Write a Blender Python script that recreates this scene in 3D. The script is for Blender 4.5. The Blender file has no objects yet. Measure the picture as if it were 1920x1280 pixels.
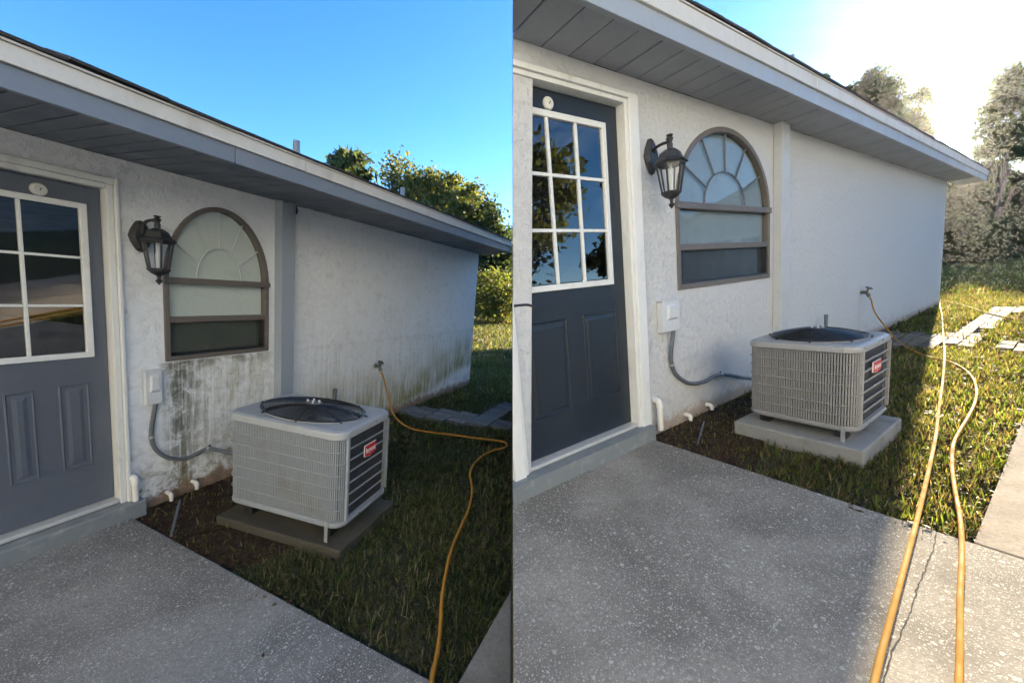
import bpy, bmesh, math, random
import numpy as np
from mathutils import Matrix, Vector
random.seed(7); rng = np.random.default_rng(7)
scene = bpy.context.scene
COL = scene.collection
R = math.radians

# ------------------------------------------------------------------ camera, sky, sun, exposure
F = 720.0                       # focal length in photo pixels (1920 wide)
SP, CP = 0.1351351, 0.990827    # camera looks down by this pitch
HC = 1.56
cam_d = bpy.data.cameras.new('camera'); cam_d.sensor_width = 36; cam_d.lens = 36*F/1920
cam_d.clip_start = 0.02; cam_d.clip_end = 2000
cam = bpy.data.objects.new('camera', cam_d); COL.objects.link(cam)
cam.location = (0, 0, HC); cam.rotation_euler = (math.pi/2 - math.asin(SP), 0, 0)
scene.camera = cam
SUN_DIR = Vector((0.7089, 0.6509, 0.2687)).normalized()    # towards the sun
SUN_EL = math.asin(SUN_DIR.z); SUN_AZ = math.atan2(SUN_DIR.x, SUN_DIR.y)
world = bpy.data.worlds.new('World'); scene.world = world; world.use_nodes = True
wn = world.node_tree.nodes; wl = world.node_tree.links; wn.clear()
w_out = wn.new('ShaderNodeOutputWorld'); w_bg = wn.new('ShaderNodeBackground'); w_bg.inputs[1].default_value = 0.05
sky = wn.new('ShaderNodeTexSky'); sky.sky_type = 'NISHITA'; sky.sun_disc = False
sky.sun_elevation = SUN_EL; sky.sun_rotation = SUN_AZ
sky.air_density = 0.72; sky.dust_density = 0.06; sky.ozone_density = 1.8; sky.altitude = 20
# thin streaky cirrus over the whole dome
tc = wn.new('ShaderNodeTexCoord'); mp = wn.new('ShaderNodeMapping'); mp.inputs['Scale'].default_value = (1.6, 3.4, 6.0)
mp.inputs['Rotation'].default_value = (0.3, 0.15, 0.7); mp.inputs['Location'].default_value = (0.7, 1.3, 0.4)
n1 = wn.new('ShaderNodeTexNoise'); n1.inputs['Scale'].default_value = 2.6; n1.inputs['Detail'].default_value = 9; n1.inputs['Roughness'].default_value = 0.62; n1.inputs['Distortion'].default_value = 0.6
n2 = wn.new('ShaderNodeTexNoise'); n2.inputs['Scale'].default_value = 1.15; n2.inputs['Detail'].default_value = 2
r1 = wn.new('ShaderNodeMapRange'); r1.inputs[1].default_value = 0.48; r1.inputs[2].default_value = 0.74
r2 = wn.new('ShaderNodeMapRange'); r2.inputs[1].default_value = 0.53; r2.inputs[2].default_value = 0.72
mm = wn.new('ShaderNodeMath'); mm.operation = 'MULTIPLY'
m3 = wn.new('ShaderNodeMath'); m3.operation = 'MULTIPLY'; m3.inputs[1].default_value = 0.8
mx = wn.new('ShaderNodeMixRGB'); mx.blend_type = 'MIX'
cl = wn.new('ShaderNodeMixRGB'); cl.blend_type = 'ADD'; cl.inputs[0].default_value = 1.0; cl.inputs[2].default_value = (3.2, 3.1, 2.9, 1)
wl.new(tc.outputs['Generated'], mp.inputs[0]); wl.new(mp.outputs[0], n1.inputs[0]); mp2 = wn.new('ShaderNodeMapping'); mp2.inputs['Location'].default_value = (0.0, 3.0, 0.0); wl.new(tc.outputs['Generated'], mp2.inputs[0]); wl.new(mp2.outputs[0], n2.inputs[0])
wl.new(n1.outputs[0], r1.inputs[0]); wl.new(n2.outputs[0], r2.inputs[0]); wl.new(r1.outputs[0], mm.inputs[0]); wl.new(r2.outputs[0], mm.inputs[1])
wl.new(mm.outputs[0], m3.inputs[0]); wl.new(m3.outputs[0], mx.inputs[0]); wl.new(sky.outputs[0], mx.inputs[1]); wl.new(sky.outputs[0], cl.inputs[1]); wl.new(cl.outputs[0], mx.inputs[2])
hs_ = wn.new('ShaderNodeHueSaturation'); hs_.inputs['Saturation'].default_value = 1.28; wl.new(mx.outputs[0], hs_.inputs['Color']); wl.new(hs_.outputs[0], w_bg.inputs[0]); wl.new(w_bg.outputs[0], w_out.inputs[0])
sun_d = bpy.data.lights.new('sun', 'SUN'); sun_d.energy = 3.3; sun_d.angle = R(0.55); sun_d.color = (1.0, 0.85, 0.61)
sun = bpy.data.objects.new('sun', sun_d); COL.objects.link(sun)
sun.rotation_euler = SUN_DIR.to_track_quat('Z', 'Y').to_euler()
vs = scene.view_settings; vs.view_transform = 'Standard'; vs.look = 'None'; vs.gamma = 1; vs.exposure = 3.28
vs.use_curve_mapping = False
scene.render.engine = 'CYCLES'; scene.cycles.max_bounces = 4; scene.cycles.diffuse_bounces = 3; scene.cycles.glossy_bounces = 3; scene.cycles.transmission_bounces = 2; scene.cycles.transparent_max_bounces = 8
scene.cycles.use_denoising = True; scene.cycles.use_adaptive_sampling = True; scene.cycles.adaptive_threshold = 0.02; scene.cycles.adaptive_min_samples = 16

# ------------------------------------------------------------------ the two plots: each house has a frame x along its wall, y into the house, z up
B = Matrix(((1, 0, 0), (0, -SP, CP), (0, -CP, -SP)))
class Plot:
    def __init__(s, M, D, E, k, v):
        s.k = k; s.D = D*k; s.E = E*k
        s.M = Matrix(M)
        A = s.M @ Matrix(((1, 0, 0), (0, -1, 0), (0, 0, 1)))      # x,y,z -> right,down,forward
        s.A = A; s.c = Vector((0, -s.D, s.E))
        rot = (B @ A).to_4x4()
        s.T = Matrix.Translation((0, 0, HC)) @ rot @ Matrix.Translation(-s.c)
        s.Ti = s.T.inverted()
        s.v = {a: b*k for a, b in v.items() if a != 'yaw'}; s.v['yaw'] = v['yaw']
        s.n = s.Ti.to_3x3() @ Vector((1, 0, 0))
    def ray(s, px, py): return s.A.transposed() @ Vector((px-960, py-640, F))
    def wall(s, px, py, d=0.0):       # point of the plane y = -d
        r = s.ray(px, py); t = (-d - s.c.y)/r.y; q = s.c + r*t; return q
    def gnd(s, px, py, z=0.0):
        r = s.ray(px, py); t = (z - s.c.z)/r.z; return s.c + r*t
    def atx(s, px, py, x):
        r = s.ray(px, py); t = (x - s.c.x)/r.x; return s.c + r*t
    def pix(s, q):
        c = s.A @ (Vector(q) - s.c); return 960+F*c.x/c.z, 640+F*c.y/c.z, c.z
    def side(s, q): return s.n.dot(Vector(q) - s.c)   # metres to the right of the line between the plots
    def seam_x(s, y, z, r): return s.c.x + (r - s.n.y*(y-s.c.y) - s.n.z*(z-s.c.z))/s.n.x
    def mpp(s, q): return s.pix(q)[2]/F
LP = Plot([[0.385113, 0.918813, 0.086438], [-0.085332, 0.128713, -0.988004], [0.918916, -0.373117, -0.127973]], 3.162557, 1.680718, 0.93,
 {'u1': 1.2848, 'hc': 2.1382, 'u3': 1.4965, 'hs': 0.9992, 'u4': 2.2275, 'hm': 1.5572, 'ha': 2.1057, 'hw': 2.2626, 'u5': 2.2792, 'uc': 5.9419, 'od': 0.8343, 'hf': 2.4199, 'us': 1.2611, 'dw': 2.5182, 'acu': 1.668, 'acd': 1.446, 'acz': 0.12, 'ach': 0.633, 'acw': 0.54, 'acl': 0.89, 'yaw': -0.14})
RP = Plot([[0.826794, 0.55498, -0.091705], [-0.15441, 0.067154, -0.985722], [0.540897, -0.829149, -0.141217]], 1.608736, 1.084677, 1.07,
 {'u1': 2.0879, 'hc': 2.1419, 'u3': 2.4659, 'hs': 0.9507, 'u4': 3.8367, 'hm': 1.5273, 'ha': 2.1113, 'hw': 2.2473, 'u5': 3.9183, 'uc': 10.8801, 'od': 0.3485, 'hf': 2.4283, 'us': 2.0529, 'dw': 1.4282, 'acu': 2.583, 'acd': 0.956, 'acz': 0.12, 'ach': 0.485, 'acw': 0.58, 'acl': 0.564, 'yaw': 0.01})

def plane_z(P, X, Y):      # height of a plot's ground plane (z = 0 in its frame) at world X, Y
    n = P.T.to_3x3() @ Vector((0, 0, 1)); o = P.T @ Vector((0, 0, 0))
    return o.z - (n.x*(X-o.x) + n.y*(Y-o.y))/n.z
def sstep(a, b, x):
    t = min(1, max(0, (x-a)/(b-a))); return t*t*(3-2*t)
def ground_z(X, Y):
    Xc = max(-28, min(48, X)); Yc = max(-12, min(50, Y))
    w = 0.006 if Y < 5 else 0.006 + (Y-5)*0.35
    t = sstep(-0.006, w, Xc)
    zl = plane_z(LP, min(Xc, 2.0 + max(0, Y-9)), Yc); zr = plane_z(RP, max(Xc, -2.0 - max(0, Y-9)), Yc)
    return zl*(1-t) + zr*t

# ------------------------------------------------------------------ materials
def mat(name, col, rough=0.6, metal=0.0, spec=0.5):
    m = bpy.data.materials.new(name); m.use_nodes = True
    b = m.node_tree.nodes['Principled BSDF']
    b.inputs['Base Color'].default_value = (*col, 1); b.inputs['Roughness'].default_value = rough
    b.inputs['Metallic'].default_value = metal; b.inputs['Specular IOR Level'].default_value = spec
    return m
class NT:
    def __init__(s, m): s.t = m.node_tree; s.b = s.t.nodes['Principled BSDF']; s.co = s.t.nodes.new('ShaderNodeTexCoord').outputs['Object']
    def n(s, t, **kw):
        x = s.t.nodes.new(t)
        for k, v in kw.items():
            if k in x.inputs: x.inputs[k].default_value = v
            else: setattr(x, k, v)
        return x
    def l(s, a, b): s.t.links.new(a, b)
    def math(s, op, a, b=None, c=None, clamp=False):
        x = s.t.nodes.new('ShaderNodeMath'); x.operation = op; x.use_clamp = clamp
        for i, q in enumerate((a, b, c)):
            if q is None: continue
            if isinstance(q, (int, float)): x.inputs[i].default_value = q
            else: s.l(q, x.inputs[i])
        return x.outputs[0]
    def noise(s, scale, detail=4, rough=0.55, dist=0.0, sc=None):
        x = s.n('ShaderNodeTexNoise', Scale=scale, Detail=detail, Roughness=rough, Distortion=dist)
        if sc:
            mp = s.n('ShaderNodeMapping', Scale=sc); s.l(s.co, mp.inputs[0]); s.l(mp.outputs[0], x.inputs[0])
        else: s.l(s.co, x.inputs[0])
        return x.outputs[0]
    def ramp(s, x, a, b, lo=0.0, hi=1.0):
        r = s.n('ShaderNodeMapRange'); r.inputs[1].default_value = a; r.inputs[2].default_value = b; r.inputs[3].default_value = lo; r.inputs[4].default_value = hi
        r.interpolation_type = 'SMOOTHSTEP'; s.l(x, r.inputs[0]); return r.outputs[0]
    def mix(s, fac, a, b, mode='MIX'):
        x = s.n('ShaderNodeMixRGB', blend_type=mode)
        for i, q in enumerate((fac, a, b)):
            if isinstance(q, (int, float)): x.inputs[i].default_value = q
            elif isinstance(q, tuple): x.inputs[i].default_value = (*q, 1)
            else: s.l(q, x.inputs[i])
        return x.outputs[0]
    def xyz(s):
        x = s.n('ShaderNodeSeparateXYZ'); s.l(s.co, x.inputs[0]); return x.outputs
    def col(s, c): s.l(c, s.b.inputs['Base Color'])
    def rough(s, c): s.l(c, s.b.inputs['Roughness'])
    def bump(s, h, strength=0.5, dist=0.01):
        x = s.n('ShaderNodeBump', Strength=strength, Distance=dist); s.l(h, x.inputs['Height']); s.l(x.outputs[0], s.b.inputs['Normal'])
def worn(name, col, rough=0.5, dirt=(0.2, 0.17, 0.13), amount=0.3, scale=6, bump=0.15, metal=0.0, sc=None):
    m = mat(name, col, rough, metal); t = NT(m)
    a = t.noise(scale, 4, 0.65, sc=sc); b = t.noise(scale*9, 1)
    f = t.math('MULTIPLY', t.ramp(a, 0.5, 0.78), amount)
    c = t.mix(f, col, dirt)
    c = t.mix(t.ramp(b, 0.3, 0.7, 0.0, 0.16), c, tuple(x*0.75 for x in col))
    t.col(c); t.rough(t.ramp(a, 0.3, 0.7, rough*0.8, min(1, rough*1.25)))
    if bump: t.bump(t.noise(scale*22, 1), bump, 0.003)
    return m

def stucco(name, dirty, P):
    col = (0.80, 0.825, 0.85) if dirty else (0.585, 0.59, 0.59)
    m = mat(name, col, 0.92, spec=0.2); t = NT(m)
    a = t.noise(46, 3, 0.6, 0.9); rid = t.math('ABSOLUTE', t.math('SUBTRACT', a, 0.5)); rid = t.ramp(rid, 0.0, 0.09, 1.0, 0.0)
    big = t.noise(26, 3, 0.65, 0.5); fine = t.noise(150, 0)
    msk = t.ramp(big, 0.40, 0.62)
    h = t.math('ADD', t.math('MULTIPLY', t.math('MULTIPLY', rid, msk), 0.6), t.math('ADD', t.math('MULTIPLY', big, 0.9), t.math('MULTIPLY', fine, 0.12)))
    t.bump(h, 0.8, 0.0058)
    c = t.mix(t.ramp(t.noise(2.0, 3), 0.35, 0.7, 0, 0.14), col, (0.55, 0.54, 0.5))
    # wall coordinates and noises shared by the stain masks below
    x, y, z = t.xyz()
    def gauss(v, c0, w): d = t.math('DIVIDE', t.math('SUBTRACT', v, c0), w); return t.math('POWER', 2.718, t.math('MULTIPLY', t.math('MULTIPLY', d, d), -1.0))
    v = P.v
    streak = t.noise(6, 4, 0.7, sc=(5.5, 1, 0.35)); blot = t.noise(11, 5, 0.75, 0.5); mid = t.noise(3.2, 1)
    soil = t.math('MULTIPLY', t.ramp(z, 0.0, 0.30, 1.0, 0.0), t.ramp(t.math('ADD', blot, t.ramp(z, 0, 0.12, 0.3, 0)), 0.42, 0.75))
    if dirty:
        c = t.mix(t.math('MULTIPLY', t.ramp(blot, 0.5, 0.7), 0.22), c, (0.30, 0.29, 0.24))
        u3, u4, hs = v['u3'], v['u4'], v['hs']
        under = t.math('MULTIPLY', t.ramp(z, hs-0.02, hs+0.0, 1, 0), t.math('MULTIPLY', t.ramp(t.math('ADD', x, t.math('MULTIPLY', t.math('SUBTRACT', blot, 0.5), 0.10)), u3-0.05, u3+0.05), t.ramp(t.math('ADD', x, t.math('MULTIPLY', t.math('SUBTRACT', blot, 0.5), 0.22)), u4-0.16, u4+0.10, 1, 0.12)))
        s1 = t.math('MULTIPLY', under, t.math('MULTIPLY', gauss(x, u3+0.08, 0.11), t.math('MULTIPLY', t.ramp(streak, 0.30, 0.56), t.ramp(blot, 0.30, 0.55))))
        s2 = t.math('MULTIPLY', under, t.math('MULTIPLY', t.ramp(t.math('ADD', t.math('MULTIPLY', streak, 0.6), t.math('MULTIPLY', blot, 0.4)), 0.42, 0.62), t.ramp(z, 0.05, hs, 0.45, 0.9)))
        s3 = t.math('MULTIPLY', under, t.math('MULTIPLY', gauss(x, u4+0.01, 0.05), t.ramp(blot, 0.38, 0.6)))
        topd = t.math('MULTIPLY', under, t.math('MULTIPLY', t.ramp(z, hs-0.09, hs, 0, 1), t.ramp(blot, 0.36, 0.58)))
        c = t.mix(t.math('MULTIPLY', s2, 0.85), c, (0.33, 0.34, 0.21))
        c = t.mix(t.math('MULTIPLY', topd, 0.8), c, (0.16, 0.145, 0.11))
        c = t.mix(t.math('MULTIPLY', s3, 0.75), c, (0.14, 0.13, 0.10))
        c = t.mix(t.math('MULTIPLY', s1, 0.85), c, (0.11, 0.11, 0.08))
        # algae low on the long wall, a cleaner strip under it at the far end
        far = t.ramp(x, v['u5']+0.1, v['u5']+0.4)
        edge = t.math('ADD', t.ramp(x, 3.6, v['uc'], 0.03, 0.34), t.math('MULTIPLY', t.math('SUBTRACT', mid, 0.5), 0.10))
        zz = t.math('SUBTRACT', z, edge)
        band = t.math('MULTIPLY', t.ramp(zz, -0.10, 0.06), t.ramp(zz, 0.05, 0.72, 1, 0))
        alg = t.math('MULTIPLY', far, t.math('MULTIPLY', band, t.ramp(t.math('ADD', t.math('MULTIPLY', streak, 0.7), t.math('MULTIPLY', mid, 0.3)), 0.30, 0.62)))
        c = t.mix(t.math('MULTIPLY', alg, 1.0), c, (0.31, 0.30, 0.12))
        brown = t.math('MULTIPLY', far, t.math('MULTIPLY', t.math('MULTIPLY', t.ramp(zz, -0.06, 0.05), t.ramp(zz, 0.02, 0.40, 1, 0)), t.ramp(streak, 0.50, 0.68)))
        c = t.mix(t.math('MULTIPLY', brown, 0.85), c, (0.16, 0.125, 0.07))
        vs_ = t.math('MULTIPLY', far, t.math('MULTIPLY', t.ramp(streak, 0.5, 0.75), t.ramp(z, 0.3, 1.6, 0.5, 0.12)))
        c = t.mix(vs_, c, (0.36, 0.37, 0.33))
        lowgr = t.math('MULTIPLY', t.math('MULTIPLY', t.ramp(x, v['u5']+0.05, v['u5'], 0, 1), t.ramp(z, 0.06, 0.5, 1, 0)), t.ramp(blot, 0.38, 0.66))
        c = t.mix(t.math('MULTIPLY', lowgr, 0.7), c, (0.25, 0.25, 0.17))
        c = t.mix(t.math('MULTIPLY', soil, 0.85), c, (0.20, 0.115, 0.065))
    else:
        rust = t.math('MULTIPLY', t.math('MULTIPLY', gauss(x, P.wall(1612, 560).x, 0.03), t.ramp(z, P.wall(1612, 553).z, P.wall(1612, 553).z-0.05)), t.ramp(streak, 0.25, 0.6))
        c = t.mix(t.math('MULTIPLY', rust, 0.35), c, (0.45, 0.36, 0.22))
        c = t.mix(t.math('MULTIPLY', soil, 0.72), c, (0.34, 0.24, 0.16))
    c = t.mix(t.math('MULTIPLY', rid, 0.0), c, (0.5, 0.5, 0.5))
    t.col(c); return m
M_ST_L = stucco('stucco_stained', True, LP); M_ST_R = stucco('stucco_clean', False, RP)
M_WHITE = worn('white_painted_wood', (0.74, 0.75, 0.73), 0.5, (0.30, 0.27, 0.22), 0.35, 9, 0.25, sc=(1, 1, 0.4))
M_CASE_D = worn('white_painted_wood_dirty', (0.70, 0.71, 0.69), 0.55, (0.22, 0.2, 0.16), 0.55, 9, 0.3, sc=(1, 1, 0.4))
M_FASC_W = worn('white_trim_weathered', (0.60, 0.59, 0.56), 0.6, (0.33, 0.30, 0.26), 0.4, 5, 0.2, sc=(1, 1, 0.15))
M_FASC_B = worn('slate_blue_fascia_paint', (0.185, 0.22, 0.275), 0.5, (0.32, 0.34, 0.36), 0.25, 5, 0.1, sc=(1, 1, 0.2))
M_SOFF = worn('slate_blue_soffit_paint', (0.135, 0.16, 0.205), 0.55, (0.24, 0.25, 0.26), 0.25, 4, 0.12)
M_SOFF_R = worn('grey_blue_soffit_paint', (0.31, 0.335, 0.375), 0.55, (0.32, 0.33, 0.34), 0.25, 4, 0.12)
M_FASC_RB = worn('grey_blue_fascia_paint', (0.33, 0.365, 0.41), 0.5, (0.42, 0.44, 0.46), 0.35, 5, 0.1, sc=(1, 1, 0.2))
M_SHING = worn('asphalt_shingle', (0.045, 0.045, 0.048), 0.95, (0.09, 0.085, 0.08), 0.5, 14, 0.6)
M_DOOR_L = worn('grey_blue_door_paint', (0.105, 0.12, 0.15), 0.42, (0.17, 0.17, 0.18), 0.3, 3, 0.05)
M_DOOR_R = worn('navy_door_paint', (0.018, 0.026, 0.038), 0.40, (0.03, 0.036, 0.045), 0.35, 3, 0.05)
M_BRONZE = worn('bronze_window_frame', (0.135, 0.115, 0.10), 0.5, (0.25, 0.22, 0.19), 0.4, 12, 0.1)
M_LANT = worn('black_cast_metal', (0.028, 0.03, 0.033), 0.5, (0.07, 0.07, 0.07), 0.3, 20, 0.2)
M_PVC = worn('white_pvc', (0.72, 0.71, 0.66), 0.4, (0.35, 0.28, 0.2), 0.45, 14, 0.0)
M_BOX = worn('pale_grey_plastic', (0.60, 0.62, 0.64), 0.45, (0.4, 0.4, 0.38), 0.25, 8, 0.05)
M_COND = worn('grey_conduit', (0.115, 0.13, 0.145), 0.5, (0.2, 0.2, 0.19), 0.3, 20, 0.1)
M_GALV = worn('galvanised_metal', (0.50, 0.52, 0.53), 0.4, (0.3, 0.28, 0.26), 0.4, 12, 0.1, metal=0.6)
M_VENT = worn('weathered_vent_pipe', (0.24, 0.26, 0.29), 0.6, (0.12, 0.12, 0.12), 0.6, 14, 0.2)
M_ALU = worn('aluminium_threshold', (0.62, 0.62, 0.60), 0.4, (0.3, 0.28, 0.25), 0.4, 14, 0.1, metal=0.3)
M_AC_L = worn('grey_enamel_dusty', (0.275, 0.30, 0.33), 0.5, (0.20, 0.18, 0.13), 0.5, 4, 0.08)
M_AC_R = worn('grey_enamel_clean', (0.265, 0.265, 0.262), 0.42, (0.25, 0.24, 0.22), 0.25, 4, 0.06)
M_ACT_L = worn('grey_enamel_top_dusty', (0.33, 0.35, 0.37), 0.42, (0.22, 0.2, 0.16), 0.45, 5, 0.06)
M_ACT_R = worn('grey_enamel_top_clean', (0.31, 0.31, 0.305), 0.36, (0.28, 0.27, 0.26), 0.25, 5, 0.05)
M_COIL = mat('dark_coil_fins', (0.028, 0.03, 0.034), 0.7); _t = NT(M_COIL)
_w = _t.n('ShaderNodeTexWave', Scale=28.0, bands_direction='X'); _t.l(_t.co, _w.inputs[0]); _t.bump(_w.outputs['Fac'], 0.6, 0.003); _t.col(_t.mix(_w.outputs['Fac'], (0.02, 0.021, 0.024), (0.05, 0.052, 0.058)))
M_BLACK = mat('black_wire', (0.018, 0.019, 0.021), 0.45)
M_RED = mat('red_badge', (0.52, 0.035, 0.045), 0.35)
M_LETTER = mat('white_lettering', (0.8, 0.8, 0.8), 0.5)
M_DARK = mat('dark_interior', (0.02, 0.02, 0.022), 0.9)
M_INT = mat('interior_paint', (0.25, 0.25, 0.24), 0.9)
M_CURT = worn('pale_pane_reflection', (0.74, 0.76, 0.77), 0.9, (0.5, 0.53, 0.5), 0.5, 5, 0.0)  # pale sheet imitating the bright reflection in the stained house's window
M_CURT_R = worn('blue_grey_curtain', (0.27, 0.32, 0.345), 0.9, (0.21, 0.25, 0.28), 0.5, 4, 0.0)
M_LABEL = mat('paper_label', (0.7, 0.72, 0.74), 0.5)
def glass(name, tint, ior, rough=0.01):
    m = bpy.data.materials.new(name); m.use_nodes = True; t = m.node_tree; t.nodes.clear()
    o = t.nodes.new('ShaderNodeOutputMaterial'); mx = t.nodes.new('ShaderNodeMixShader'); tr = t.nodes.new('ShaderNodeBsdfTransparent'); g = t.nodes.new('ShaderNodeBsdfGlossy'); lw = t.nodes.new('ShaderNodeLayerWeight'); lw.inputs[0].default_value = 0.5; f0 = ((ior-1)/(ior+1))**2
    pw = t.nodes.new('ShaderNodeMath'); pw.operation = 'POWER'; pw.inputs[1].default_value = 5; t.links.new(lw.outputs['Facing'], pw.inputs[0])
    fr = t.nodes.new('ShaderNodeMath'); fr.operation = 'MULTIPLY_ADD'; fr.inputs[1].default_value = 1-f0; fr.inputs[2].default_value = f0; t.links.new(pw.outputs[0], fr.inputs[0]); tr.inputs[0].default_value = (*tint, 1); g.inputs['Roughness'].default_value = rough
    t.links.new(fr.outputs[0], mx.inputs[0]); t.links.new(tr.outputs[0], mx.inputs[1]); t.links.new(g.outputs[0], mx.inputs[2]); t.links.new(mx.outputs[0], o.inputs[0]); return m
M_GLASS = glass('door_glass', (0.75, 0.78, 0.8), 3.0); M_GLASS_RD = glass('door_glass_clean', (0.75, 0.78, 0.8), 2.1); M_GLASS_W = glass('window_glass', (0.86, 0.9, 0.91), 1.5, 0.03)
M_GLASS_D = glass('window_glass_grimy', (0.86, 0.9, 0.86), 1.75, 0.03)
M_GLASS_LA = glass('lantern_glass', (0.9, 0.92, 0.93), 1.45)
M_SCREEN = worn('dark_window_screen', (0.045, 0.05, 0.055), 0.8, (0.07, 0.075, 0.08), 0.4, 6, 0.0)
M_SCREEN_D = worn('grimy_window_screen', (0.075, 0.08, 0.07), 0.8, (0.24, 0.24, 0.19), 0.8, 4, 0.0)

def concrete(name, base, peb, pebcol, amount):
    m = mat(name, base, 0.95, spec=0.08); t = NT(m)
    c = t.mix(t.ramp(t.noise(1.3, 4, 0.65, 0.4), 0.36, 0.66), tuple(x*1.08 for x in base), tuple(x*0.62 for x in base))
    c = t.mix(t.ramp(t.noise(60, 1), 0.35, 0.75, 0, 0.35), c, tuple(x*0.5 for x in base))
    hh = t.noise(90, 1); patch = t.ramp(t.noise(1.2, 2), 0.3, 0.55, 0.35, 1.0)
    nz = t.n('ShaderNodeTexNoise', Scale=80.0, Detail=1); t.l(t.co, nz.inputs[0])
    for sc, th, rr in ((52, 0.38, 0.40), (100, 0.25, 0.44), (30, 0.86, 0.42)):
        vo = t.n('ShaderNodeTexVoronoi', Scale=sc*peb, Randomness=1.0)
        wp = t.n('ShaderNodeVectorMath', operation='ADD');
        ms = t.n('ShaderNodeVectorMath', operation='SCALE'); t.l(nz.outputs['Color'], ms.inputs[0]); ms.inputs['Scale'].default_value = 0.55/sc/peb
        t.l(t.co, wp.inputs[0]); t.l(ms.outputs[0], wp.inputs[1]); t.l(wp.outputs[0], vo.inputs[0])
        sep = t.n('ShaderNodeSeparateColor'); t.l(vo.outputs['Color'], sep.inputs[0])
        on = t.math('GREATER_THAN', sep.outputs[0], th); rad = t.math('MULTIPLY', t.math('ADD', t.math('MULTIPLY', sep.outputs[1], 0.7), 0.35), rr)
        k = t.math('MULTIPLY', on, t.ramp(t.math('SUBTRACT', rad, vo.outputs['Distance']), 0.0, 0.08))
        pc = t.mix(sep.outputs[2], tuple(x*0.6 for x in pebcol), pebcol)
        c = t.mix(t.math('MULTIPLY', t.math('MULTIPLY', k, patch), amount), c, pc); hh = t.math('ADD', hh, t.math('MULTIPLY', k, 0.8))
    st = t.ramp(t.noise(5, 4, 0.7), 0.62, 0.78); c = t.mix(t.math('MULTIPLY', st, 0.5), c, tuple(x*0.35 for x in base))
    t.col(c); t.bump(hh, 0.35, 0.002); return m
M_PATIO_L = concrete('pebbled_concrete_grimy', (0.25, 0.243, 0.232), 2.1, (0.66, 0.65, 0.62), 0.85)
M_PATIO_R = concrete('pebbled_concrete_washed', (0.315, 0.285, 0.24), 1.75, (0.72, 0.68, 0.60), 0.85)
M_WALK_L = concrete('plain_concrete', (0.32, 0.30, 0.27), 1.6, (0.4, 0.4, 0.4), 0.3)
M_WALK_R = concrete('plain_concrete_warm', (0.34, 0.29, 0.235), 1.6, (0.45, 0.42, 0.38), 0.3)
M_PAD_L = worn('mossy_concrete', (0.055, 0.05, 0.038), 0.95, (0.045, 0.055, 0.022), 0.8, 5, 0.7)
M_PAD_R = worn('grey_pad_concrete', (0.25, 0.252, 0.245), 0.95, (0.14, 0.14, 0.13), 0.6, 6, 0.6)
M_SILL = worn('peeling_grey_sill_paint', (0.20, 0.22, 0.23), 0.7, (0.36, 0.37, 0.36), 0.8, 11, 0.5)
M_CRACK = mat('crack_shadow', (0.03, 0.028, 0.025), 1.0)
M_HOSE = worn('yellow_rubber_hose', (0.45, 0.21, 0.032), 0.75, (0.24, 0.11, 0.03), 0.6, 9, 0.1)
M_HOSE2 = worn('faded_yellow_hose', (0.44, 0.235, 0.05), 0.8, (0.2, 0.1, 0.035), 0.7, 7, 0.1)
M_BRASS = worn('tarnished_brass', (0.12, 0.105, 0.085), 0.5, (0.2, 0.2, 0.18), 0.4, 20, 0.2, metal=0.5)
M_PAVER_L = [worn('grey_paver_%d' % i, c, 0.9, (0.07, 0.07, 0.06), 0.5, 12, 0.5) for i, c in enumerate(((0.15, 0.155, 0.16), (0.12, 0.125, 0.13), (0.18, 0.18, 0.18)))]
M_PAVER_R = [worn('tan_paver_%d' % i, c, 0.9, (0.12, 0.1, 0.08), 0.5, 12, 0.5) for i, c in enumerate(((0.15, 0.125, 0.095), (0.12, 0.10, 0.078), (0.175, 0.145, 0.11)))]
for m_ in M_PAVER_L+M_PAVER_R+[M_HOSE, M_HOSE2, M_PAD_R]: m_.node_tree.nodes['Principled BSDF'].inputs['Specular IOR Level'].default_value = 0.12
M_BARK = worn('bark', (0.10, 0.085, 0.07), 0.95, (0.05, 0.045, 0.04), 0.6, 6, 0.8)
M_BRICK = worn('red_brick', (0.27, 0.075, 0.05), 0.9, (0.12, 0.05, 0.04), 0.5, 10, 0.5)
def soilmat():
    m = mat('lawn_soil', (0.07, 0.055, 0.04), 1.0, spec=0.1); t = NT(m)
    a = t.noise(1.1, 6, 0.65); b = t.noise(24, 6, 0.7)
    c = t.mix(t.ramp(a, 0.35, 0.65), (0.060, 0.047, 0.034), (0.075, 0.085, 0.032))
    c = t.mix(t.ramp(b, 0.4, 0.7), c, (0.11, 0.095, 0.055)); t.col(c); t.bump(b, 0.9, 0.03); return m
M_SOIL = soilmat()
M_MULCH = mat('dark_bare_soil', (0.05, 0.032, 0.024), 1.0, spec=0.1); _t = NT(M_MULCH); _b = _t.noise(30, 7, 0.75)
_t.col(_t.mix(_t.ramp(_b, 0.35, 0.7), (0.032, 0.02, 0.015), (0.085, 0.055, 0.038))); _t.bump(_b, 1.0, 0.02)
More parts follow.
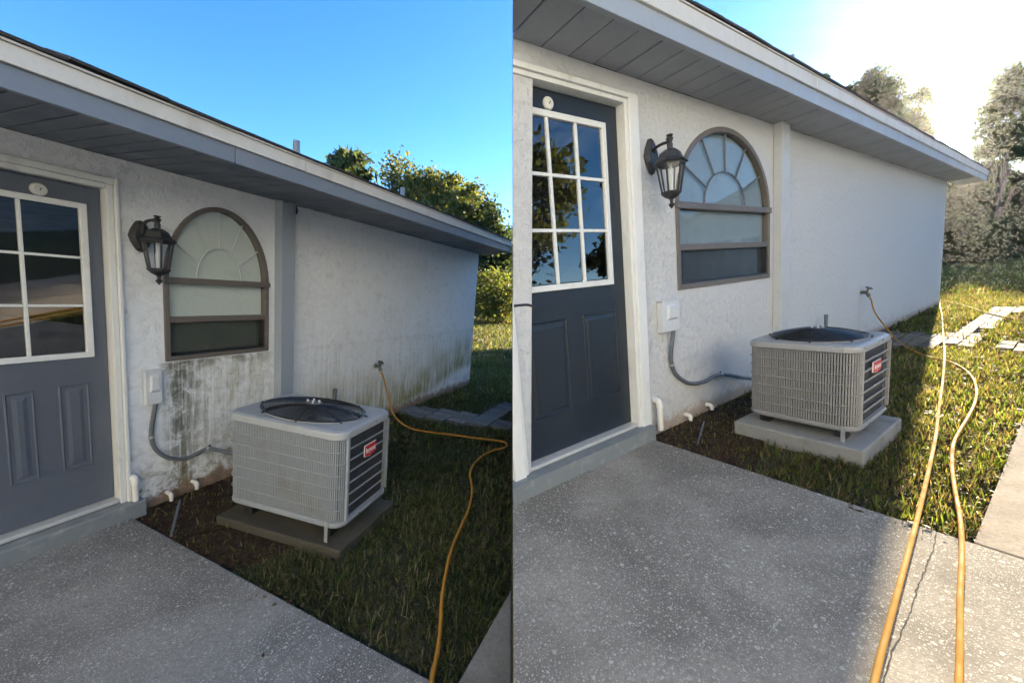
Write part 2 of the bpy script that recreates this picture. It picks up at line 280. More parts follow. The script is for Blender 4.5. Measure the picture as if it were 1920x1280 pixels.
def leafmat(name, trans=0.35):
    m = bpy.data.materials.new(name); m.use_nodes = True; t = m.node_tree; t.nodes.clear()
    o = t.nodes.new('ShaderNodeOutputMaterial'); at = t.nodes.new('ShaderNodeAttribute'); at.attribute_name = 'tint'
    d = t.nodes.new('ShaderNodeBsdfPrincipled'); d.inputs['Roughness'].default_value = 0.55; d.inputs['Specular IOR Level'].default_value = 0.25
    tr = t.nodes.new('ShaderNodeBsdfTranslucent'); mx = t.nodes.new('ShaderNodeMixShader'); mx.inputs[0].default_value = trans
    t.links.new(at.outputs['Color'], d.inputs['Base Color'])
    br = t.nodes.new('ShaderNodeMixRGB'); br.blend_type = 'MULTIPLY'; br.inputs[0].default_value = 1; br.inputs[2].default_value = (1.55, 1.5, 0.75, 1)
    t.links.new(at.outputs['Color'], br.inputs[1]); t.links.new(br.outputs[0], tr.inputs[0])
    t.links.new(d.outputs[0], mx.inputs[1]); t.links.new(tr.outputs[0], mx.inputs[2]); t.links.new(mx.outputs[0], o.inputs[0]); return m
M_LEAF = leafmat('leaf', 0.52); M_GRASS = leafmat('grass_blade', 0.5)

# ------------------------------------------------------------------ mesh helpers
class MB:
    def __init__(s): s.v = []; s.f = []
    def add(s, vs, fs):
        o = len(s.v); s.v += [tuple(q) for q in vs]; s.f += [tuple(i+o for i in f) for f in fs]; return s
    def box(s, x0, x1, y0, y1, z0, z1):
        return s.add([(x0,y0,z0),(x1,y0,z0),(x1,y1,z0),(x0,y1,z0),(x0,y0,z1),(x1,y0,z1),(x1,y1,z1),(x0,y1,z1)],
                     [(0,3,2,1),(4,5,6,7),(0,1,5,4),(1,2,6,5),(2,3,7,6),(3,0,4,7)])
    def tube(s, pts, r, n=8, cap=True):
        pts = [Vector(p) for p in pts]; rr = r if isinstance(r, (list, tuple)) else [r]*len(pts)
        up = None; rings = []
        for i, p in enumerate(pts):
            t = (pts[min(i+1, len(pts)-1)] - pts[max(i-1, 0)]).normalized()
            if up is None: up = Vector((0, 0, 1)) if abs(t.z) < 0.9 else Vector((1, 0, 0))
            a = (up - t*up.dot(t)).normalized(); up = a; b = t.cross(a)
            rings.append([p + (a*math.cos(2*math.pi*k/n) + b*math.sin(2*math.pi*k/n))*rr[i] for k in range(n)])
        fs = [(i*n+k, i*n+(k+1) % n, (i+1)*n+(k+1) % n, (i+1)*n+k) for i in range(len(pts)-1) for k in range(n)]
        if cap: fs += [tuple(range(n-1, -1, -1)), tuple((len(pts)-1)*n+k for k in range(n))]
        return s.add([q for g in rings for q in g], fs)
    def lathe(s, prof, n=16, c=(0, 0), ph=0.0):      # prof: list of (radius, z)
        vs = [(c[0]+r*math.cos(2*math.pi*k/n+ph), c[1]+r*math.sin(2*math.pi*k/n+ph), z) for r, z in prof for k in range(n)]
        fs = [(i*n+k, i*n+(k+1) % n, (i+1)*n+(k+1) % n, (i+1)*n+k) for i in range(len(prof)-1) for k in range(n)]
        fs += [tuple(range(n-1, -1, -1)), tuple((len(prof)-1)*n+k for k in range(n))]
        return s.add(vs, fs)
    def prism(s, poly, z0, z1):                       # poly ccw in x, y
        n = len(poly); vs = [(x, y, z0) for x, y in poly] + [(x, y, z1) for x, y in poly]
        return s.add(vs, [tuple(range(n-1, -1, -1)), tuple(range(n, 2*n))] + [(i, (i+1) % n, n+(i+1) % n, n+i) for i in range(n)])
    def build(s, name, m, parent=None, clip=None, bevel=0, smooth=False, matrix=None, seg=2):
        me = bpy.data.meshes.new(name); me.from_pydata(s.v, [], s.f)
        if clip is not None:
            bm = bmesh.new(); bm.from_mesh(me); co, no = clip
            bmesh.ops.recalc_face_normals(bm, faces=bm.faces)
            r = bmesh.ops.bisect_plane(bm, geom=bm.verts[:]+bm.edges[:]+bm.faces[:], plane_co=co, plane_no=no, clear_outer=True)
            ed = [e for e in r['geom_cut'] if isinstance(e, bmesh.types.BMEdge)]
            if ed: bmesh.ops.holes_fill(bm, edges=ed)
            bm.to_mesh(me); bm.free()
        if smooth: me.polygons.foreach_set('use_smooth', [True]*len(me.polygons))
        if isinstance(m, list):
            for q in m: me.materials.append(q)
        else: me.materials.append(m)
        me.update()
        o = bpy.data.objects.new(name, me); COL.objects.link(o)
        if parent is not None: o.parent = parent
        if matrix is not None: o.matrix_world = matrix
        if bevel:
            b = o.modifiers.new('bevel', 'BEVEL'); b.width = bevel; b.segments = seg; b.limit_method = 'ANGLE'; b.angle_limit = R(40)
        if smooth:
            try:
                bm = bmesh.new(); bm.from_mesh(me)
                for e in bm.edges:
                    if len(e.link_faces) == 2 and e.calc_face_angle(0) > R(38): e.smooth = False
                bm.to_mesh(me); bm.free()
            except Exception: pass
        return o
def tag(o, label=None, cat=None, group=None, kind=None):
    if label: o['label'] = label
    if cat: o['category'] = cat
    if group: o['group'] = group
    if kind: o['kind'] = kind
    return o
def empty(name, matrix):
    o = bpy.data.objects.new(name, None); o.empty_display_size = 0.1; COL.objects.link(o); o.matrix_world = matrix; return o
def smooth_path(pts, sub=8):
    P = [Vector(p) for p in pts]; out = []
    for i in range(len(P)-1):
        p0, p1, p2, p3 = P[max(i-1, 0)], P[i], P[i+1], P[min(i+2, len(P)-1)]
        for k in range(sub):
            t = k/sub
            out.append(0.5*((2*p1)+(p2-p0)*t+(2*p0-5*p1+4*p2-p3)*t*t+(3*p1-p0-3*p2+p3)*t**3))
    out.append(P[-1]); return out
def clip_of(P, keep_right, gap=0.004):
    n = P.n.normalized(); co = P.c + n*(gap if keep_right else -gap)
    return (co, -n if keep_right else n)
CLIP = {id(LP): clip_of(LP, False), id(RP): clip_of(RP, True)}

# ------------------------------------------------------------------ ground
def build_ground():
    xs = sorted(set([-400, -200, -110, -70, -50, -40] + [round(x, 3) for x in np.arange(-34, -3, 2.0)] + [-3, -2, -1.2, -.7, -.4, -.2, -.1, -.05, -.02, -.0055, .0055, .02, .05, .1, .2, .4, .7, 1.2, 2, 3] + [round(x, 3) for x in np.arange(4, 56, 2.0)] + [62, 75, 100, 160, 260, 400]))
    ys = sorted(set([-200, -100, -50, -25, -14, -8, -5] + [round(y, 2) for y in np.arange(-4, 12, 0.5)] + [round(y, 2) for y in np.arange(12, 60, 2.0)] + [65, 80, 110, 160, 260, 420]))
    vs = [(x, y, ground_z(x, y) - 0.035) for y in ys for x in xs]; n = len(xs)
    fs = [(j*n+i, j*n+i+1, (j+1)*n+i+1, (j+1)*n+i) for j in range(len(ys)-1) for i in range(n-1)]
    o = MB().add(vs, fs).build('ground', M_SOIL); tag(o, kind='structure')
build_ground()

def ground_slab(name, P, poly, z0, z1, m, clip=True, bevel=0.006):
    a = sum(poly[i][0]*poly[(i+1) % len(poly)][1]-poly[(i+1) % len(poly)][0]*poly[i][1] for i in range(len(poly)))
    if a < 0: poly = poly[::-1]
    o = MB().prism(poly, z0, z1).build(name, m, clip=CLIP[id(P)] if clip else None, matrix=P.T, bevel=bevel)
    tag(o, kind='structure'); return o
us, dw = LP.v['us'], LP.v['dw']
ground_slab('patio', LP, [(-3.0, -0.012), (us, -0.012), (us, -4.5), (-3.0, -4.5)], -0.30, 0.0, M_PATIO_L)
ground_slab('sidewalk', LP, [(us+0.02, -dw), (3.4, -dw), (3.4, -dw-1.1), (us+0.02, -dw-1.1)], -0.2, -0.006, M_WALK_L)
us, dwr = RP.v['us'], RP.v['dw']
patio_r = ground_slab('patio', RP, [(-6.0, -0.012), (us, -0.012), (us, -6), (-6, -6)], -0.62, 0.0, M_PATIO_R)
ground_slab('sidewalk', RP, [(us+0.014, -dwr), (26, -dwr), (26, -dwr-1.25), (us+0.014, -dwr-1.25)], -0.2, -0.004, M_WALK_R)
ground_slab('bounce_driveway', RP, [(-4.0, -6.02), (14, -6.02), (14, -18), (-4.0, -18)], -0.2, -0.002, M_WALK_R)  # unseen slab added behind the camera to bounce sunlight onto the walls
# crack across the washed patio
pts = [(1756, 1001), (1751, 1030), (1741, 1052), (1736, 1068), (1729, 1080), (1720, 1100), (1714, 1128), (1706, 1150), (1696, 1172), (1688, 1195), (1673, 1218), (1668, 1240), (1660, 1262), (1652, 1290)]
cm = MB(); prev = None; pl = []
for i in range(len(pts)-1):
    for k in range(4):
        t = k/4; pl.append((pts[i][0]*(1-t)+pts[i+1][0]*t+random.uniform(-2.2, 2.2), pts[i][1]*(1-t)+pts[i+1][1]*t))
vsn = []; fsn = []
for i, p in enumerate(pl):
    q = RP.gnd(*p); w = random.uniform(0.0008, 0.0024)
    vsn += [(q.x, q.y-w, 0.0012), (q.x, q.y+w, 0.0012)]
    if i: fsn.append((2*i-2, 2*i, 2*i+1, 2*i-1))
cm.add(vsn, fsn).build('crack', M_CRACK, patio_r)
# bare soil beds by the wall
ground_slab('soil_bed', LP, [(LP.v['us']+.004, -0.004), (2.75, -0.004), (2.6, -0.55), (2.0, -0.85), (1.6, -1.15), (LP.v['us']+.004, -0.95)], -0.1, -0.016, M_MULCH, bevel=0)
ground_slab('soil_bed', RP, [(RP.v['us']+.004, -0.004), (3.6, -0.004), (3.4, -0.36), (2.6, -0.6), (RP.v['us']+.004, -0.72)], -0.1, -0.016, M_MULCH, bevel=0)

def inside(poly, x, y):
    c = False; j = len(poly)-1
    for i in range(len(poly)):
        if (poly[i][1] > y) != (poly[j][1] > y) and x < (poly[j][0]-poly[i][0])*(y-poly[i][1])/(poly[j][1]-poly[i][1])+poly[i][0]: c = not c
        j = i
    return c
# ------------------------------------------------------------------ paver paths
def pavers(P, polys, mats, bl, bw, x0, x1, y0, y1, keep):
    root = empty('paver_path', P.T); tag(root, kind='structure')
    base = [MB().box(-bl/2, bl/2, -bw/2, bw/2, -0.05, 0).build('paver', m) for m in mats]; meshes = [b.data for b in base]
    for b in base: bpy.data.objects.remove(b)
    n = 0; r = 0; y = y0
    while y < y1:
        x = x0 + (bl/2 if r % 2 else 0)
        while x < x1:
            if any(inside(p, x, y) for p in polys) and keep(P.side((x, y, 0))) and n < 300:
                o = bpy.data.objects.new('paver', random.choice(meshes)); COL.objects.link(o); o.parent = root
                o.location = (x, y, 0.004+random.uniform(-.004, .003)); o.rotation_euler = (random.uniform(-.012, .012), random.uniform(-.012, .012), random.uniform(-.01, .01)); n += 1
            x += bl + 0.012
        y += bw + 0.012; r += 1
    return root
def gp(P, pts): return [tuple(P.gnd(*p)[:2]) for p in pts]
PAVE_L = [gp(LP, [(738, 770), (771, 759), (827, 769), (888, 772), (928, 752), (985, 752), (985, 800), (898, 799), (804, 787)])]
PAVE_R = [gp(RP, [(1640, 618), (1672, 619), (1730, 625), (1765, 627), (1800, 632), (1832, 640), (1815, 646), (1756, 648), (1720, 650), (1640, 650)]),
          gp(RP, [(1770, 628), (1800, 612), (1822, 598), (1850, 590), (1865, 575), (1960, 573), (1960, 582), (1890, 588), (1876, 600), (1862, 607), (1842, 620), (1830, 634)]),
          gp(RP, [(1868, 642), (1920, 640), (1960, 660), (1930, 662), (1880, 655)])]
xs_ = [p[0] for q in PAVE_L for p in q]; ys_ = [p[1] for q in PAVE_L for p in q]
pavers(LP, PAVE_L, M_PAVER_L, 0.12, 0.24, min(xs_), max(xs_), min(ys_), max(ys_), lambda s: s < -0.03)
xs_ = [p[0] for q in PAVE_R for p in q]; ys_ = [p[1] for q in PAVE_R for p in q]
pavers(RP, PAVE_R, M_PAVER_R, 0.24, 0.125, min(xs_), max(xs_), min(ys_), max(ys_), lambda s: s > 0.03)

# ------------------------------------------------------------------ houses
def wall_fill(outer, holes, reveal=0.10, y=0.0):
    bm = bmesh.new(); loops = []
    for L in [outer]+holes:
        vs = [bm.verts.new((x, y, z)) for x, z in L]
        loops.append(vs)
        for i in range(len(vs)): bm.edges.new((vs[i], vs[(i+1) % len(vs)]))
    bmesh.ops.triangle_fill(bm, edges=bm.edges[:], use_beauty=True)
    for vs in loops[1:]:
        bk = [bm.verts.new((q.co.x, y+reveal, q.co.z)) for q in vs]
        for i in range(len(vs)): bm.faces.new((vs[i], vs[(i+1) % len(vs)], bk[(i+1) % len(vs)], bk[i]))
    bm.normal_update()
    bm.verts.index_update(); mb = MB(); mb.add([q.co[:] for q in bm.verts], [[w.index for w in f.verts] for f in bm.faces]); bm.free(); return mb
def arch_pts(x0, x1, zb, zm, zt, n=28, inset=0.0):
    cx_ = (x0+x1)/2; rx = (x1-x0)/2-inset; rz = zt-zm-inset
    arc = [(cx_+rx*math.cos(math.pi*k/n), zm+rz*math.sin(math.pi*k/n)) for k in range(n+1)]
    return [(x0+inset, zb+inset), (x1-inset, zb+inset)] + arc
def frame_mb(outer, inner, y0, y1):      # ring between two loops of equal length, from y0 (front) to y1
    n = len(outer); vs = [(x, y0, z) for x, z in outer]+[(x, y0, z) for x, z in inner]+[(x, y1, z) for x, z in outer]+[(x, y1, z) for x, z in inner]
    fs = []
    for i in range(n):
        j = (i+1) % n; fs += [(i, j, n+j, n+i), (2*n+i, 3*n+i, 3*n+j, 2*n+j), (n+i, n+j, 3*n+j, 3*n+i), (i, 2*n+i, 2*n+j, j)]
    return MB().add(vs, fs)
def sheet_xz(poly_xz, y): return MB().add([(x, y, z) for x, z in poly_xz], [tuple(range(len(poly_xz)))])
def plate(poly_xz, y0, y1):
    n = len(poly_xz); vs = [(x, y0, z) for x, z in poly_xz]+[(x, y1, z) for x, z in poly_xz]
    return MB().add(vs, [tuple(range(n)), tuple(range(2*n-1, n-1, -1))]+[(i, n+i, n+(i+1) % n, (i+1) % n) for i in range(n)])

def house(P, cfg, label):
    v = P.v; H = empty('house', P.T); tag(H, label, 'house')
    right = P is RP; clip = CLIP[id(P)]
    hw, hf, od, uc = v['hw'], v['hf'], v['od'], v['uc']; ST = cfg['stucco']; depth = cfg['depth']; xn = cfg['x_near']
    slope = 0.30
    # --- openings
    yd = 0.055                                    # door face set back
    d_r = P.wall(*cfg['door_r'], d=-yd).x; d_l = P.wall(*cfg['door_l'], d=-yd).x if cfg.get('door_l') else d_r-0.80
    d_b = P.wall(*cfg['door_b'], d=-yd).z; d_t = P.wall(*cfg['door_t'], d=-yd).z
    hole_d = [(d_l-0.03, d_b-0.12), (d_r+0.03, d_b-0.12), (d_r+0.03, d_t+0.03), (d_l-0.03, d_t+0.03)]
    u3, u4, hs, hm, ha = v['u3'], v['u4'], v['hs'], v['hm'], v['ha']
    hole_w = arch_pts(u3, u4, hs, hm, ha)
    if right: outer = [(P.seam_x(0, -0.6, 0.006), -0.6), (uc, -0.6), (uc, hw), (P.seam_x(0, hw, 0.006), hw)]
    else: outer = [(xn, -0.25), (uc, -0.25), (uc, hw), (xn, hw)]
    if right: hole_d = [(max(x, P.seam_x(0, z, 0.010)), z) for x, z in hole_d]
    wall_fill(outer, [hole_d, hole_w]).build('wall', ST, H, clip=clip if right else None)
    zr = lambda y: hf + slope*(y+od)             # roof underside line
    yr = depth/2
    # gable end away from the camera, back and near end
    MB().add([(uc, 0, -.25), (uc, depth, -.25), (uc, depth, zr(0)), (uc, yr, zr(yr)-0.03), (uc, 0, hw)], [(0, 1, 2, 3, 4)]).build('wall', ST, H)
    if right:
        g = 0.007; pr = [(0.0, -.75), (depth, -.75), (depth, zr(0)-.02), (yr, zr(yr)-.03), (0.0, zr(0)-.02)]
        vs = [(P.seam_x(y, z, g), y, z) for y, z in pr]+[(P.seam_x(y, z, 0.11), y+0.001, z) for y, z in pr]; n = 5
        MB().add(vs, [(0, 1, 2, 3, 4), (9, 8, 7, 6, 5)]+[(i, n+i, n+(i+1) % n, (i+1) % n) for i in range(n)]).build('wall', ST, H)
        xb = P.seam_x(depth, 0, -0.5)
    else:
        MB().add([(xn, 0, -.25), (xn, depth, -.25), (xn, depth, zr(0)), (xn, yr, zr(yr)-.03), (xn, 0, hw)], [(0, 1, 2, 3, 4)]).build('wall', ST, H); xb = xn
    MB().add([(xb, depth, -.25), (uc, depth, -.25), (uc, depth, zr(0)), (xb, depth, zr(0))], [(0, 1, 2, 3)]).build('wall', ST, H, clip=clip)
    # interior lining so that no daylight leaks in
    xi = P.seam_x(0.5, 1, 0.2) if right else xn
    MB().add([(xi, 0.13, hw), (uc, 0.13, hw), (uc, depth, hw), (xi, depth, hw)], [(0, 1, 2, 3)]).build('ceiling', M_INT, H, clip=clip)
    MB().add([(xi, 0.13, .05), (uc, 0.13, .05), (uc, depth, .05), (xi, depth, .05)], [(0, 1, 2, 3)]).build('floor', M_INT, H, clip=clip)
    if cfg.get('x_end'): xe = cfg['x_end']
    # --- roof
    e = cfg['eave_end']; x0 = xn if not right else -3.0
    th = 0.014
    def sheet(ya, yb, za, zb):
        poly = [(x0, ya, za), (e(ya), ya, za), (e(yb), yb, zb), (x0, yb, zb)]
        vs = poly + [(x, y, z+th) for x, y, z in poly]
        return MB().add(vs, [(3, 2, 1, 0), (4, 5, 6, 7), (0, 1, 5, 4), (1, 2, 6, 5), (2, 3, 7, 6), (3, 0, 4, 7)])
    roof = sheet(-od-0.012, yr, hf-0.002, zr(yr)).build('roof', M_SHING, H, clip=clip)
    sheet(yr, depth+od, zr(yr)-0.001, hf).build('roof', M_SHING, H, clip=clip)
    sm = MB().box(-0.148, 0.148, -0.006, 0.2, 0.0, 0.011).build('shingle', M_SHING); me = sm.data; bpy.data.objects.remove(sm)
    x = max(xn, 0.3 if not right else 0.9); k = 0
    while x < e(-od)-0.17:
        if not right or P.side((x-.16, -od, hf)) > 0.0:
            o = bpy.data.objects.new('shingle', me); COL.objects.link(o); o.parent = roof
            o.location = (x, -od-0.022-random.uniform(0, .012), hf+th-0.012+random.uniform(-.003, .004)); o.rotation_euler = (math.atan(slope)+random.uniform(-.02, .02), random.uniform(-.02, .02), 0)
        x += 0.30; k += 1
    # vent pipes standing on the roof
    for (px, pyt, rp) in cfg['vents']:
        q = P.wall(px, pyt, d=-0.55); z = zr(0.55)+th
        r_ = rp*P.mpp(q)
        MB().lathe([(r_*1.5, z-0.03), (r_*1.45, z+0.02), (r_, z+0.05), (r_, q.z-0.005), (r_*0.92, q.z)], 14, (q.x, 0.55)).build('vent_pipe', M_VENT, roof, smooth=True)
    # --- eave: lower painted board, upper white trim, drip edge
    zm = hw + (hf-hw)*0.47
    def board(ya, yb, za, zb, name, m, bev=0.003, cuts=()):
        ends = [x0]+list(cuts)
        for i_, xa in enumerate(ends[:-1] if cuts else []):
            xb2 = ends[i_+1]-0.003
            MB().box(xa, xb2, ya+random.uniform(-.002, .002), yb, za+random.uniform(-.0015, .0015), zb).build(name, m, H, clip=clip, bevel=bev)
        x9 = ends[-1]
        vs = [(x9, ya, za), (e(ya), ya, za), (e(yb), yb, za), (x9, yb, za), (x9, ya, zb), (e(ya), ya, zb), (e(yb), yb, zb), (x9, yb, zb)]
        return MB().add(vs, [(0, 3, 2, 1), (4, 5, 6, 7), (0, 1, 5, 4), (1, 2, 6, 5), (2, 3, 7, 6), (3, 0, 4, 7)]).build(name, m, H, clip=clip, bevel=bev)
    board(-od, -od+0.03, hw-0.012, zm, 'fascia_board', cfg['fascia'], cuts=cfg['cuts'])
    board(-od-0.016, -od+0.028, zm+0.001, hf-0.012, 'trim_board', cfg['trim'], cuts=[c_+.4 for c_ in cfg['cuts']])
    board(-od-0.024, -od+0.02, hf-0.011, hf-0.003, 'drip_edge', M_FASC_W, 0.001)
    # soffit boards, one by one, with an open joint between them
    sp = cfg['board']; x = cfg['board0']
    while x < e(-od)+0.9:
        xa, xb_ = x+0.0045, x+sp-0.0045
        if right and P.side((xb_, -od, hw)) < 0.0: x += sp; continue
        ya, yb = -od+0.031, -0.001
        def cut(xx, y): return min(xx, e(y)-0.001)
        if cut(xa, yb) < cut(xb_, yb):
            dz = random.uniform(-.003, .003); z0, z1 = hw+0.002+dz, hw+0.012
            vs = [(cut(xa, ya), ya, z0), (cut(xb_, ya), ya, z0), (cut(xb_, yb), yb, z0), (cut(xa, yb), yb, z0)]
            vs += [(a, b, z1) for a, b, c in vs]
            nx = x+sp
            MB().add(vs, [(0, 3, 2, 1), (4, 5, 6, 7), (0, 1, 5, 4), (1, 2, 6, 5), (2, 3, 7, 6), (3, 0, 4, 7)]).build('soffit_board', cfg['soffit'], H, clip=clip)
        x += sp
    board(-od+0.031, -0.001, hw+0.022, hw+0.028, 'soffit_backing', M_DARK, 0)
    # --- square downspout casing
    qa = P.wall(*cfg['post_a']); dep = cfg['post_depth']; wid = cfg['post_w']
    MB().box(qa.x, qa.x+wid, -dep, -0.002, -0.02, hw-0.012).build('downspout', cfg['post_m'], H, bevel=0.004)
    MB().box(qa.x-0.005, qa.x+wid+0.005, -dep-0.005, -0.002, hw-0.0115, hw-0.002).build('downspout_cap', cfg['post_m'], H, bevel=0.001)
    # --- door
    W_ = cfg['casing_m']
    co = P.wall(*cfg['casing_o']).x; ct = v['hc']
    cz0 = 0.005
    def bx(*a): return MB().box(*a)
    cl = 0.075
    parts = [(d_r+0.032, co, cz0, ct), (d_l-0.032-cl, d_l-0.032, cz0, ct)]
    for a, b_, z0, z1 in parts:
        if b_-a > 0.01:
            q = bx(a, b_, -0.028, 0.02, z0, z1-cl*0.0).build('door_casing', W_, H, clip=clip if right else None, bevel=0.004)
    bx(d_l-0.031, d_r+0.031, -0.0275, 0.02, d_t+0.031, ct-0.001).build('door_casing', W_, H, clip=clip if right else None, bevel=0.004)
    for a, b_ in ((d_r+0.003, d_r+0.031), (d_l-0.031, d_l-0.003)):
        bx(a, b_, -0.012, 0.115, d_b-0.13, d_t+0.03).build('door_jamb', W_, H, clip=clip if right else None, bevel=0.003)
    bx(d_l-0.002, d_r+0.002, -0.012, 0.115, d_t+0.004, d_t+0.030).build('door_jamb', W_, H, clip=clip if right else None, bevel=0.003)
    bx(d_l-0.002, d_r+0.002, -0.005, 0.11, d_b-0.026, d_b-0.004).build('threshold', M_ALU, H, clip=clip if right else None, bevel=0.004)
    bx(d_l-0.16, d_r+0.10, -0.075, 0.10, -0.02, d_b-0.03).build('door_sill', M_SILL, H, clip=clip if right else None, bevel=0.010)
    dm = cfg['door_m']
    lr, ll = P.wall(*cfg['lite_r'], d=-yd).x, 0; lb = P.wall(*cfg['lite_r'], d=-yd).z; lt = P.wall(*cfg['lite_t'], d=-yd).z
    mid_ = (d_l+d_r)/2; ll = 2*mid_-lr
    holes = [[(ll+.02, lb+.02), (lr-.02, lb+.02), (lr-.02, lt-.02), (ll+.02, lt-.02)]]
    dl = wall_fill([(d_l, d_b), (d_r, d_b), (d_r, d_t), (d_l, d_t)], holes, 0.04, yd)
    door = dl.build('door', dm, H, clip=clip if right else None)
    cd = clip if right else None
    # raised mouldings of the two lower panels
    for (pa, pb) in cfg['panels']:
        a, b_ = P.wall(*pa, d=-yd), P.wall(*pb, d=-yd); px0, px1, pz1, pz0 = a.x, b_.x, a.z, b_.z
        if right is False and px0 > px1: px0, px1 = px1, px0
        O = [(px0, pz0), (px1, pz0), (px1, pz1), (px0, pz1)]; w1, w2 = 0.014, 0.042
        ring = lambda w: [(px0+w, pz0+w), (px1-w, pz0+w), (px1-w, pz1-w), (px0+w, pz1-w)]
        mb = MB(); L = [(O, yd+0.0005), (ring(0.006), yd-0.006), (ring(w1), yd+0.0035), (ring(w2), yd-0.005)]
        vs = [(x, y, z) for r_, y in L for x, z in r_]; fs = [(4*i+k, 4*i+(k+1) % 4, 4*i+4+(k+1) % 4, 4*i+4+k) for i in range(3) for k in range(4)]+[(12, 13, 14, 15)]
        mb.add(vs, fs).build('panel_moulding', dm, door, clip=cd)
    lo = [(ll, lb), (lr, lb), (lr, lt), (ll, lt)]; fw = cfg.get('lite_w', 0.034)
    li = [(ll+fw, lb+fw), (lr-fw, lb+fw), (lr-fw, lt-fw), (ll+fw, lt-fw)]
    frame_mb(lo, li, yd-0.014, yd+0.012).build('glass_frame', M_WHITE, door, clip=cd, bevel=0.004)
    gx0, gx1, gz0, gz1 = ll+fw, lr-fw, lb+fw, lt-fw; cw, chh = (gx1-gx0)/3, (gz1-gz0)/3; mw = 0.007*P.k*cfg.get('mun', 1)
    for i in (1, 2): bx(gx0+cw*i-mw, gx0+cw*i+mw, yd-0.011, yd+0.009, gz0+0.0005, gz1-0.0005).build('glazing_bar', M_WHITE, door, clip=cd, bevel=0.002)
    for j in (1, 2):
        for i in range(3): bx(gx0+cw*i+(mw if i else 0)+0.0003, gx0+cw*(i+1)-(mw if i < 2 else 0)-0.0003, yd-0.010, yd+0.008, gz0+chh*j-mw, gz0+chh*j+mw).build('glazing_bar', M_WHITE, door, clip=cd, bevel=0.002)
    for i in range(3):
        for j in range(3):
            sheet_xz([(gx0+cw*i+mw*0.6, gz0+chh*j+mw*0.6), (gx0+cw*(i+1)-mw*0.6, gz0+chh*j+mw*0.6), (gx0+cw*(i+1)-mw*0.6, gz0+chh*(j+1)-mw*0.6), (gx0+cw*i+mw*0.6, gz0+chh*(j+1)-mw*0.6)], yd+0.001).build('pane', M_GLASS_RD if right else M_GLASS, door, clip=cd)
    q = P.wall(*cfg['disc'], d=-yd); rr = cfg['disc_r']*P.mpp(q)
    dk = MB().lathe([(rr*0.98, -0.0), (rr, 0.006), (rr*0.9, 0.014), (rr*0.55, 0.0165), (rr*0.5, 0.013), (0.001, 0.0125)], 24)
    dk.v = [(q.x+a, yd-0.0005-c, q.z+b_) for a, b_, c in dk.v]; dk.build('door_ornament', M_PVC, door, smooth=True)
    MB().tube([(q.x+rr*.1, yd-0.0135, q.z-rr*.1), (q.x+rr*.22, yd-0.0165, q.z+rr*.25)], rr*0.07, 6).build('ornament_peg', M_BLACK, door)
    if cfg.get('handle'):
        a, b_, c_ = [P.wall(*t_, d=-yd+0.05) for t_ in cfg['handle']]
        MB().tube(smooth_path([(a.x-0.05, yd-0.05, a.z), a, b_, c_], 5), [0.009]*15+[0.004], 8).build('door_handle', M_LANT, door, smooth=True, clip=cd)
        MB().tube([(a.x-0.03, yd, a.z), (a.x-0.03, yd-0.05, a.z)], 0.012, 10).build('door_handle', M_LANT, door, smooth=True, clip=cd)
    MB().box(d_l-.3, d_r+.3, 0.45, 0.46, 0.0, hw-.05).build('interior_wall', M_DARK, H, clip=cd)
    # --- arched window
    y0, y1 = -0.012, 0.05; fwz = cfg['win_frame']
    O_ = arch_pts(u3, u4, hs, hm, ha); I_ = arch_pts(u3, u4, hs, hm, ha, inset=fwz)
    win = frame_mb(O_, I_, y0, y1).build('window', M_BRONZE, H, bevel=0.004)
    rail = P.wall(*cfg['rail']).z
    xi0, xi1 = u3+fwz*0.98, u4-fwz*0.98
    bx(u3-0.004, u4+0.004, y0-0.012, y1-0.004, hm-fwz*0.62, hm+fwz*0.62).build('window_transom', M_BRONZE, win, bevel=0.004)
    bx(xi0, xi1, y0+0.003, y1-0.004, rail-fwz*0.6, rail+fwz*0.6).build('window_rail', M_BRONZE, win, bevel=0.004)
    bx(xi0+0.002, xi1-0.002, y0+0.006, y1-0.003, hs+fwz*0.9, hs+fwz*1.35).build('window_sash', M_BLACK, win, bevel=0.003)
    bx(xi1-fwz*0.55, xi1-0.002, y0+0.006, y1-0.002, hs+fwz*1.36, rail-fwz*0.61).build('window_sash', M_BLACK, win, bevel=0.003)
    G = cfg['glass']
    sheet_xz([(xi0, hm+fwz*0.63), (xi1, hm+fwz*0.63)]+arch_pts(u3, u4, hs, hm, ha, inset=fwz*0.97)[2:][1:-1], 0.022).build('pane', G, win)
    sheet_xz([(xi0, rail+fwz*.61), (xi1, rail+fwz*.61), (xi1, hm-fwz*.63), (xi0, hm-fwz*.63)], 0.022).build('pane', G, win)
    sheet_xz([(xi0, hs+fwz*1.36), (xi1-fwz*.56, hs+fwz*1.36), (xi1-fwz*.56, rail-fwz*.61), (xi0, rail-fwz*.61)], 0.034).build('pane', G, win)
    plate([(xi0, hs+fwz*1.36), (xi1-fwz*.56, hs+fwz*1.36), (xi1-fwz*.56, rail-fwz*.61), (xi0, rail-fwz*.61)], 0.042, 0.044).build('window_screen', cfg['screen'], win)
    plate([(u3, rail), (u4, rail)]+arch_pts(u3, u4, hs, hm, ha, inset=0.004)[2:], 0.040, 0.042).build('curtain_reflection_sheet', M_CURT_R if right else M_CURT, win)  # behind the stained house's panes this sheet imitates a reflection
    # sunburst grille: inner arch and five rays
    cxw = (u3+u4)/2; rx, rz = (u4-u3)/2-fwz, ha-hm-fwz; gb = fwz*0.16
    MB().tube([(cxw+rx*0.46*math.cos(math.pi*k/20), 0.0165, hm+fwz*.6+rz*0.46*math.sin(math.pi*k/20)) for k in range(21)], gb, 6).build('grille_bar', cfg['grille'], win, smooth=True)
